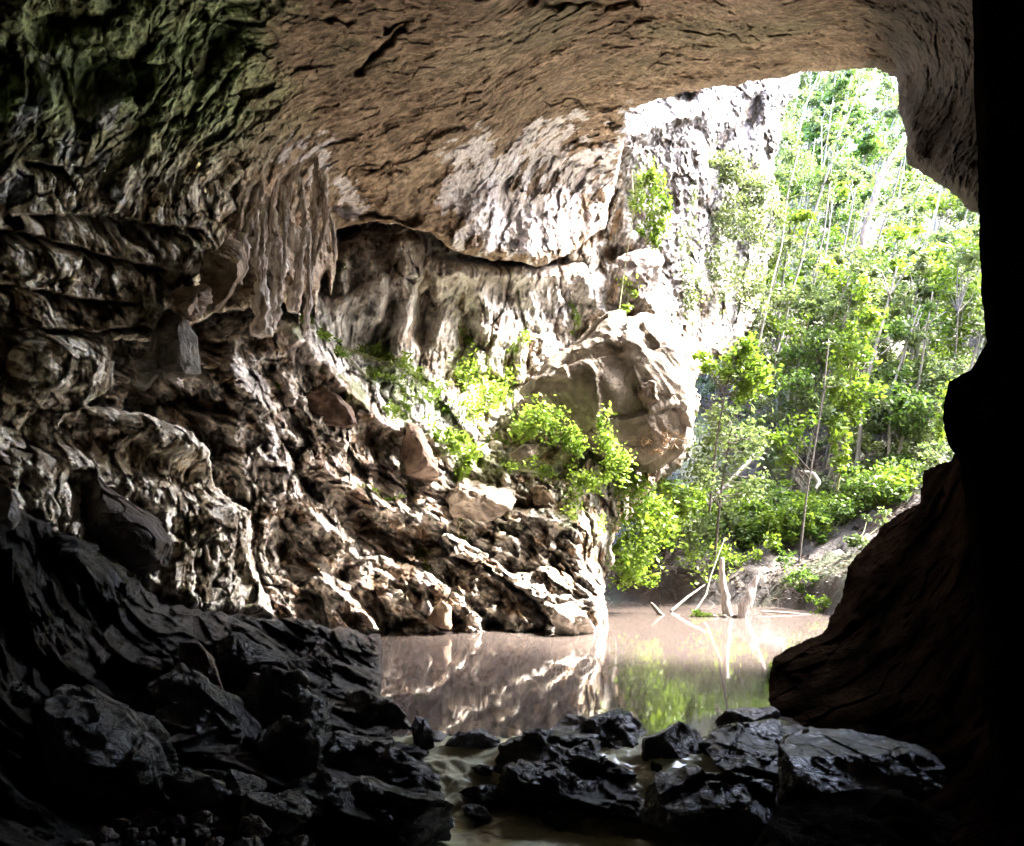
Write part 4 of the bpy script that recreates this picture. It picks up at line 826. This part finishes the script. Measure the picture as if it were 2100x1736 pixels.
# trunks that can be followed one by one
tk = [('thick crooked brown trunk leaning right behind the saplings', [(1752, 660), (1764, 551), (1770, 488), (1787, 426), (1803, 371), (1823, 332), (1848, 300), (1880, 240)], 56, .30, .20, M_BROWNBARK),
      ('dark forked tree leaning far to the right below the arch', [(1585, 790), (1592, 726), (1604, 691), (1623, 601), (1643, 539), (1655, 473), (1674, 426), (1702, 340), (1748, 277), (1807, 227), (1850, 205)], 52, .10, .06, M_BARK),
      ('straight thin pale trunk left of the forked tree', [(1553, 720), (1561, 687), (1584, 578), (1602, 510), (1615, 400), (1640, 300)], 50, .08, .05, M_PALEBARK),
      ('pale bent trunk crossing the middle of the forest', [(1800, 760), (1815, 699), (1842, 629), (1870, 578), (1889, 516), (1920, 434), (1935, 360)], 52, .12, .07, M_PALEBARK),
      ('pale trunk close to the right cave wall', [(1945, 780), (1951, 723), (1963, 644), (1979, 562), (2002, 457), (2020, 380)], 50, .12, .08, M_PALEBARK),
      ('dark trunk standing beside the pale one at the right edge', [(1958, 740), (1968, 690), (1975, 640), (1990, 560)], 52, .16, .08, M_DARKBARK),
      ('thin dark trunk right of the thick crooked one', [(1768, 650), (1780, 566), (1805, 480), (1827, 418), (1850, 330)], 58, .10, .06, M_DARKBARK),
      ('slender grey trunk curving through the right of the forest', [(1805, 660), (1819, 570), (1838, 492), (1858, 434), (1900, 360)], 60, .09, .05, M_BARK),
      ('short dark trunk at the corner of the cliff', [(1558, 600), (1565, 540), (1580, 470)], 50, .10, .06, M_DARKBARK),
      ('thin trunk rising under the top left of the arch', [(1632, 300), (1651, 219), (1678, 156), (1690, 120)], 60, .08, .05, M_BARK),
      ('slim dark tree rising from the bare slope', [(1637, 1171), (1654, 1019), (1689, 803), (1700, 700)], 38.5, .05, .03, M_DARKBARK),
      ('thin pale trunk beside the rounded sapling', [(1600, 880), (1625, 760), (1650, 640), (1690, 480), (1709, 301), (1748, 219), (1772, 150)], 54, .07, .04, M_BARK)]
for k, (lab, p, d, r0, r1, m) in enumerate(tk):
    tp = p[-1]; md = p[len(p)*2//3]
    tr(lab, [([(u, v, d+0.4*j) for j, (u, v) in enumerate(p)], r0, r1)], [(tp[0], tp[1], 34, 30, d+2, 130), (md[0]+20, md[1]-20, 26, 22, d+1, 70)], .32, L_FOREST, m, 100+k)
# forest stand
fr = np.random.default_rng(77); cnt = 0
while cnt < 150:
    y = fr.uniform(44, 118); u = fr.uniform(1430, 2090) if cnt % 4 else fr.uniform(1560, 1900); x = (u-CU)/F*y*0.98
    if u < 1600 and y < 54: continue
    z = float(hill_z(np.array([x]), np.array([y]))[0]); cnt += 1
    H = fr.uniform(9, 17)*(1+0.45*(y > 75)); lean = fr.normal(0.27, 0.10); b = np.array([x, y, z-0.2]); top = b+np.array([lean*H, fr.normal(0, .5), H])
    o = thing('tree', 'slender forest tree with a sparse green crown in the dense stand on the far hillside', 'tree', b, 'forest trees on the far hillside')
    T = Tubes(); mid = (b+top)/2+fr.normal(size=3)*0.35; r0 = fr.uniform(.07, .15)
    T.add([b, mid, top], [r0, r0*.7, r0*.35], 6, 0.1, cnt)
    P = []; nC = int(fr.integers(6, 10))
    for c in range(nC):
        t = fr.uniform(0.3, 1.05); cc = b+(top-b)*t+fr.normal(size=3)*np.array([1.1, 1.1, .4]); rad = fr.uniform(.8, 1.7)*(1.1-0.35*t)
        n = int(fr.uniform(190, 330)); a, s = clump_points(cc, (rad, rad, rad*.7), n, fr); P.append(a)
        T.add([b+(top-b)*t*0.9, (b+(top-b)*t+cc)/2, cc], [r0*.35, r0*.25, .012], 4)
    T.build('trunk', [M_BARK, M_PALEBARK, M_PALEBARK][cnt % 3], o, b)
    foliage('crown', np.concatenate(P), fr.uniform(.26, .38)*(1+0.3*(y > 70)), [L_FOREST, L_MID, L_FOREST, L_GREY][cnt % 4] if cnt % 9 else L_BRIGHT, o, b, fr)
cnt = 0
while cnt < 150:
    y = fr.uniform(40.6, 62) if cnt % 2 else fr.uniform(40.2, 45.5); u = fr.uniform(1300, 2010) if cnt % 2 else fr.uniform(1330, 1860); x = (u-CU)/F*y*0.99; z = float(hill_z(np.array([x]), np.array([y]))[0])
    if z < .3 or (1560 < u < 1800 and y < 46 and fr.random() < .3): continue
    cnt += 1; b = np.array([x, y, z]); o = thing('undergrowth_shrub', 'low leafy shrub among the undergrowth of the far hillside', 'bush', b, 'undergrowth shrubs on the far hillside')
    T = Tubes(); P = []
    for c in range(3):
        rad = fr.uniform(.4, 1.1); cc = b+np.array([fr.normal(0, .6), fr.normal(0, .5), rad*.7+fr.uniform(0, .8)]); a, s = clump_points(cc, (rad, rad, rad*.7), int(130*rad+50), fr); P.append(a)
        T.add([b, (b+cc)/2+fr.normal(size=3)*.1, cc], [.03, .02, .01], 4)
    T.build('stem', M_STEM, o, b); foliage('foliage', np.concatenate(P), fr.uniform(.2, .3), [L_FOREST, L_MID, L_GREY, L_BRIGHT][cnt % 4], o, b, fr)
# --- driftwood
def wood(name, lab, cat, tubes, m=M_DRIFT, lump=.35):
    base = W(*tubes[0][0][0]); T = Tubes()
    for k, (P, r) in enumerate(tubes): T.add([W(*p) for p in P], r, 18, lump, k+len(lab), 0.6)
    o = T.build(name, m, org=base); o.location = base; return tag(o, lab, cat)
wood('tree_stump', 'bleached upright dead trunk standing in the far water, left one of the two', 'dead trunk', [([(1497, 1275, 31.5), (1488, 1230, 31.5), (1480, 1180, 31.5), (1481, 1144, 31.5)], [.20, .17, .12, .06]), ([(1500, 1272, 31.5), (1478, 1268, 31.4), (1462, 1262, 31.3)], [.12, .08, .03])])
wood('tree_stump', 'bleached leaning dead trunk right of the upright one', 'dead trunk', [([(1520, 1282, 31), (1527, 1245, 31), (1543, 1205, 31), (1560, 1165, 31)], [.14, .24, .15, .04]), ([(1522, 1278, 31), (1538, 1240, 31), (1548, 1190, 31.2)], [.12, .10, .04]), ([(1515, 1280, 31), (1540, 1286, 30.8)], [.14, .05])])
wood('driftwood_heap', 'dark tangle of roots between the two dead trunks', 'driftwood', [([(1470+6*j, 1276-(j % 3)*5, 31.3), (1485+6*j, 1264+(j % 4)*5, 31.2), (1500+5*j, 1280-(j % 2)*10, 31.1)], [.07, .09, .03]) for j in range(8)], M_DARKBARK)
wood('branch', 'pale fallen branch slanting down into the far water', 'branch', [([(1376, 1254, 34), (1410, 1225, 35), (1445, 1200, 36)], [.06, .05, .03])], M_BARK, .1)
wood('branch', 'second pale branch leaning beside the slanting one', 'branch', [([(1425, 1254, 34.5), (1448, 1220, 35), (1458, 1180, 35.5), (1486, 1105, 36.5)], [.04, .04, .03, .02])], M_BARK, .1)
wood('log', 'dark log end sticking out of the far water', 'log', [([(1336, 1238, 33), (1350, 1256, 32.5), (1368, 1270, 32)], [.06, .10, .05]), ([(1366, 1269, 32), (1385, 1262, 32.4), (1395, 1262, 32.5)], [.05, .04, .02])], M_DARKBARK)
wood('log', 'pale fallen log leaning up the bank left of the bare slope', 'log', [([(1451, 1036, 40), (1500, 985, 40.5), (1559, 925, 41.5)], [.08, .11, .13])], M_PALEBARK, .1)
wood('log', 'pale bent log lying on the bare slope', 'log', [([(1635, 967, 43), (1668, 972, 42.6), (1680, 990, 42.2), (1672, 1004, 42)], [.08, .12, .12, .07])], M_PALEBARK, .1)
wood('branch', 'thin grey stick lying on the far water edge', 'branch', [([(1560, 1254, 33), (1620, 1258, 32.8), (1668, 1262, 32.6)], [.03, .04, .02])], M_PALEBARK, .1)
plant('water_plant', 'bright green grassy tuft floating left of the dead trunks', 'plant', [], [(1440, 1262, 20, 9, 31.6, 320), (1462, 1268, 12, 6, 31.6, 120)], .22, L_BRIGHT, M_STEM, seed=300, aspect=.25, droop=-.3)
plant('dry_root_mat', 'tangle of dry orange brown roots below the giant boulder', 'roots', [([(1375, 850, 31.5), (1340, 890, 31), (1300, 920, 30.6)], .03, .02)], [(1350, 890, 42, 26, 31.2, 260), (1320, 915, 36, 18, 31, 180)], .42, leaf_mat('dry_roots', (0.12, 0.07, 0.035), (0.35, 0.24, 0.16), .1), M_BROWNBARK, seed=301, aspect=.10)


# ------------------------------------------------------------------ light
world = bpy.data.worlds.new('World'); sc.world = world; world.use_nodes = True
nt = world.node_tree; bg = nt.nodes['Background']
SUN_EL, SUN_AZ = 50.0, 84.0        # azimuth clockwise from +Y (beyond the arch, to the right)
sky = nt.nodes.new('ShaderNodeTexSky'); sky.sky_type = 'NISHITA'; sky.sun_disc = False
sky.sun_elevation = math.radians(SUN_EL); sky.sun_rotation = math.radians(SUN_AZ); sky.air_density = 1.0; sky.dust_density = 3.0
nt.links.new(sky.outputs[0], bg.inputs['Color']); bg.inputs['Strength'].default_value = 0.15
sd = bpy.data.lights.new('sun', 'SUN'); sun = bpy.data.objects.new('sun', sd); COL.objects.link(sun)
sd.energy = 1.05; sd.angle = math.radians(10); sd.color = (1.0, 0.95, 0.86)
az, el = math.radians(SUN_AZ), math.radians(SUN_EL)
from mathutils import Vector
sv = Vector((math.sin(az)*math.cos(el), math.cos(az)*math.cos(el), math.sin(el)))
sun.rotation_euler = sv.to_track_quat('Z', 'Y').to_euler()
sun.location = (20, 30, 60)

sc.render.engine = 'CYCLES'
sc.cycles.use_denoising = True
sc.cycles.max_bounces = 7; sc.cycles.diffuse_bounces = 5; sc.cycles.glossy_bounces = 3; sc.cycles.transmission_bounces = 4
sc.cycles.sample_clamp_indirect = 8.0
sc.view_settings.view_transform = 'Standard'; sc.view_settings.look = 'None'; sc.view_settings.gamma = 1.0
sc.view_settings.exposure = 5.7
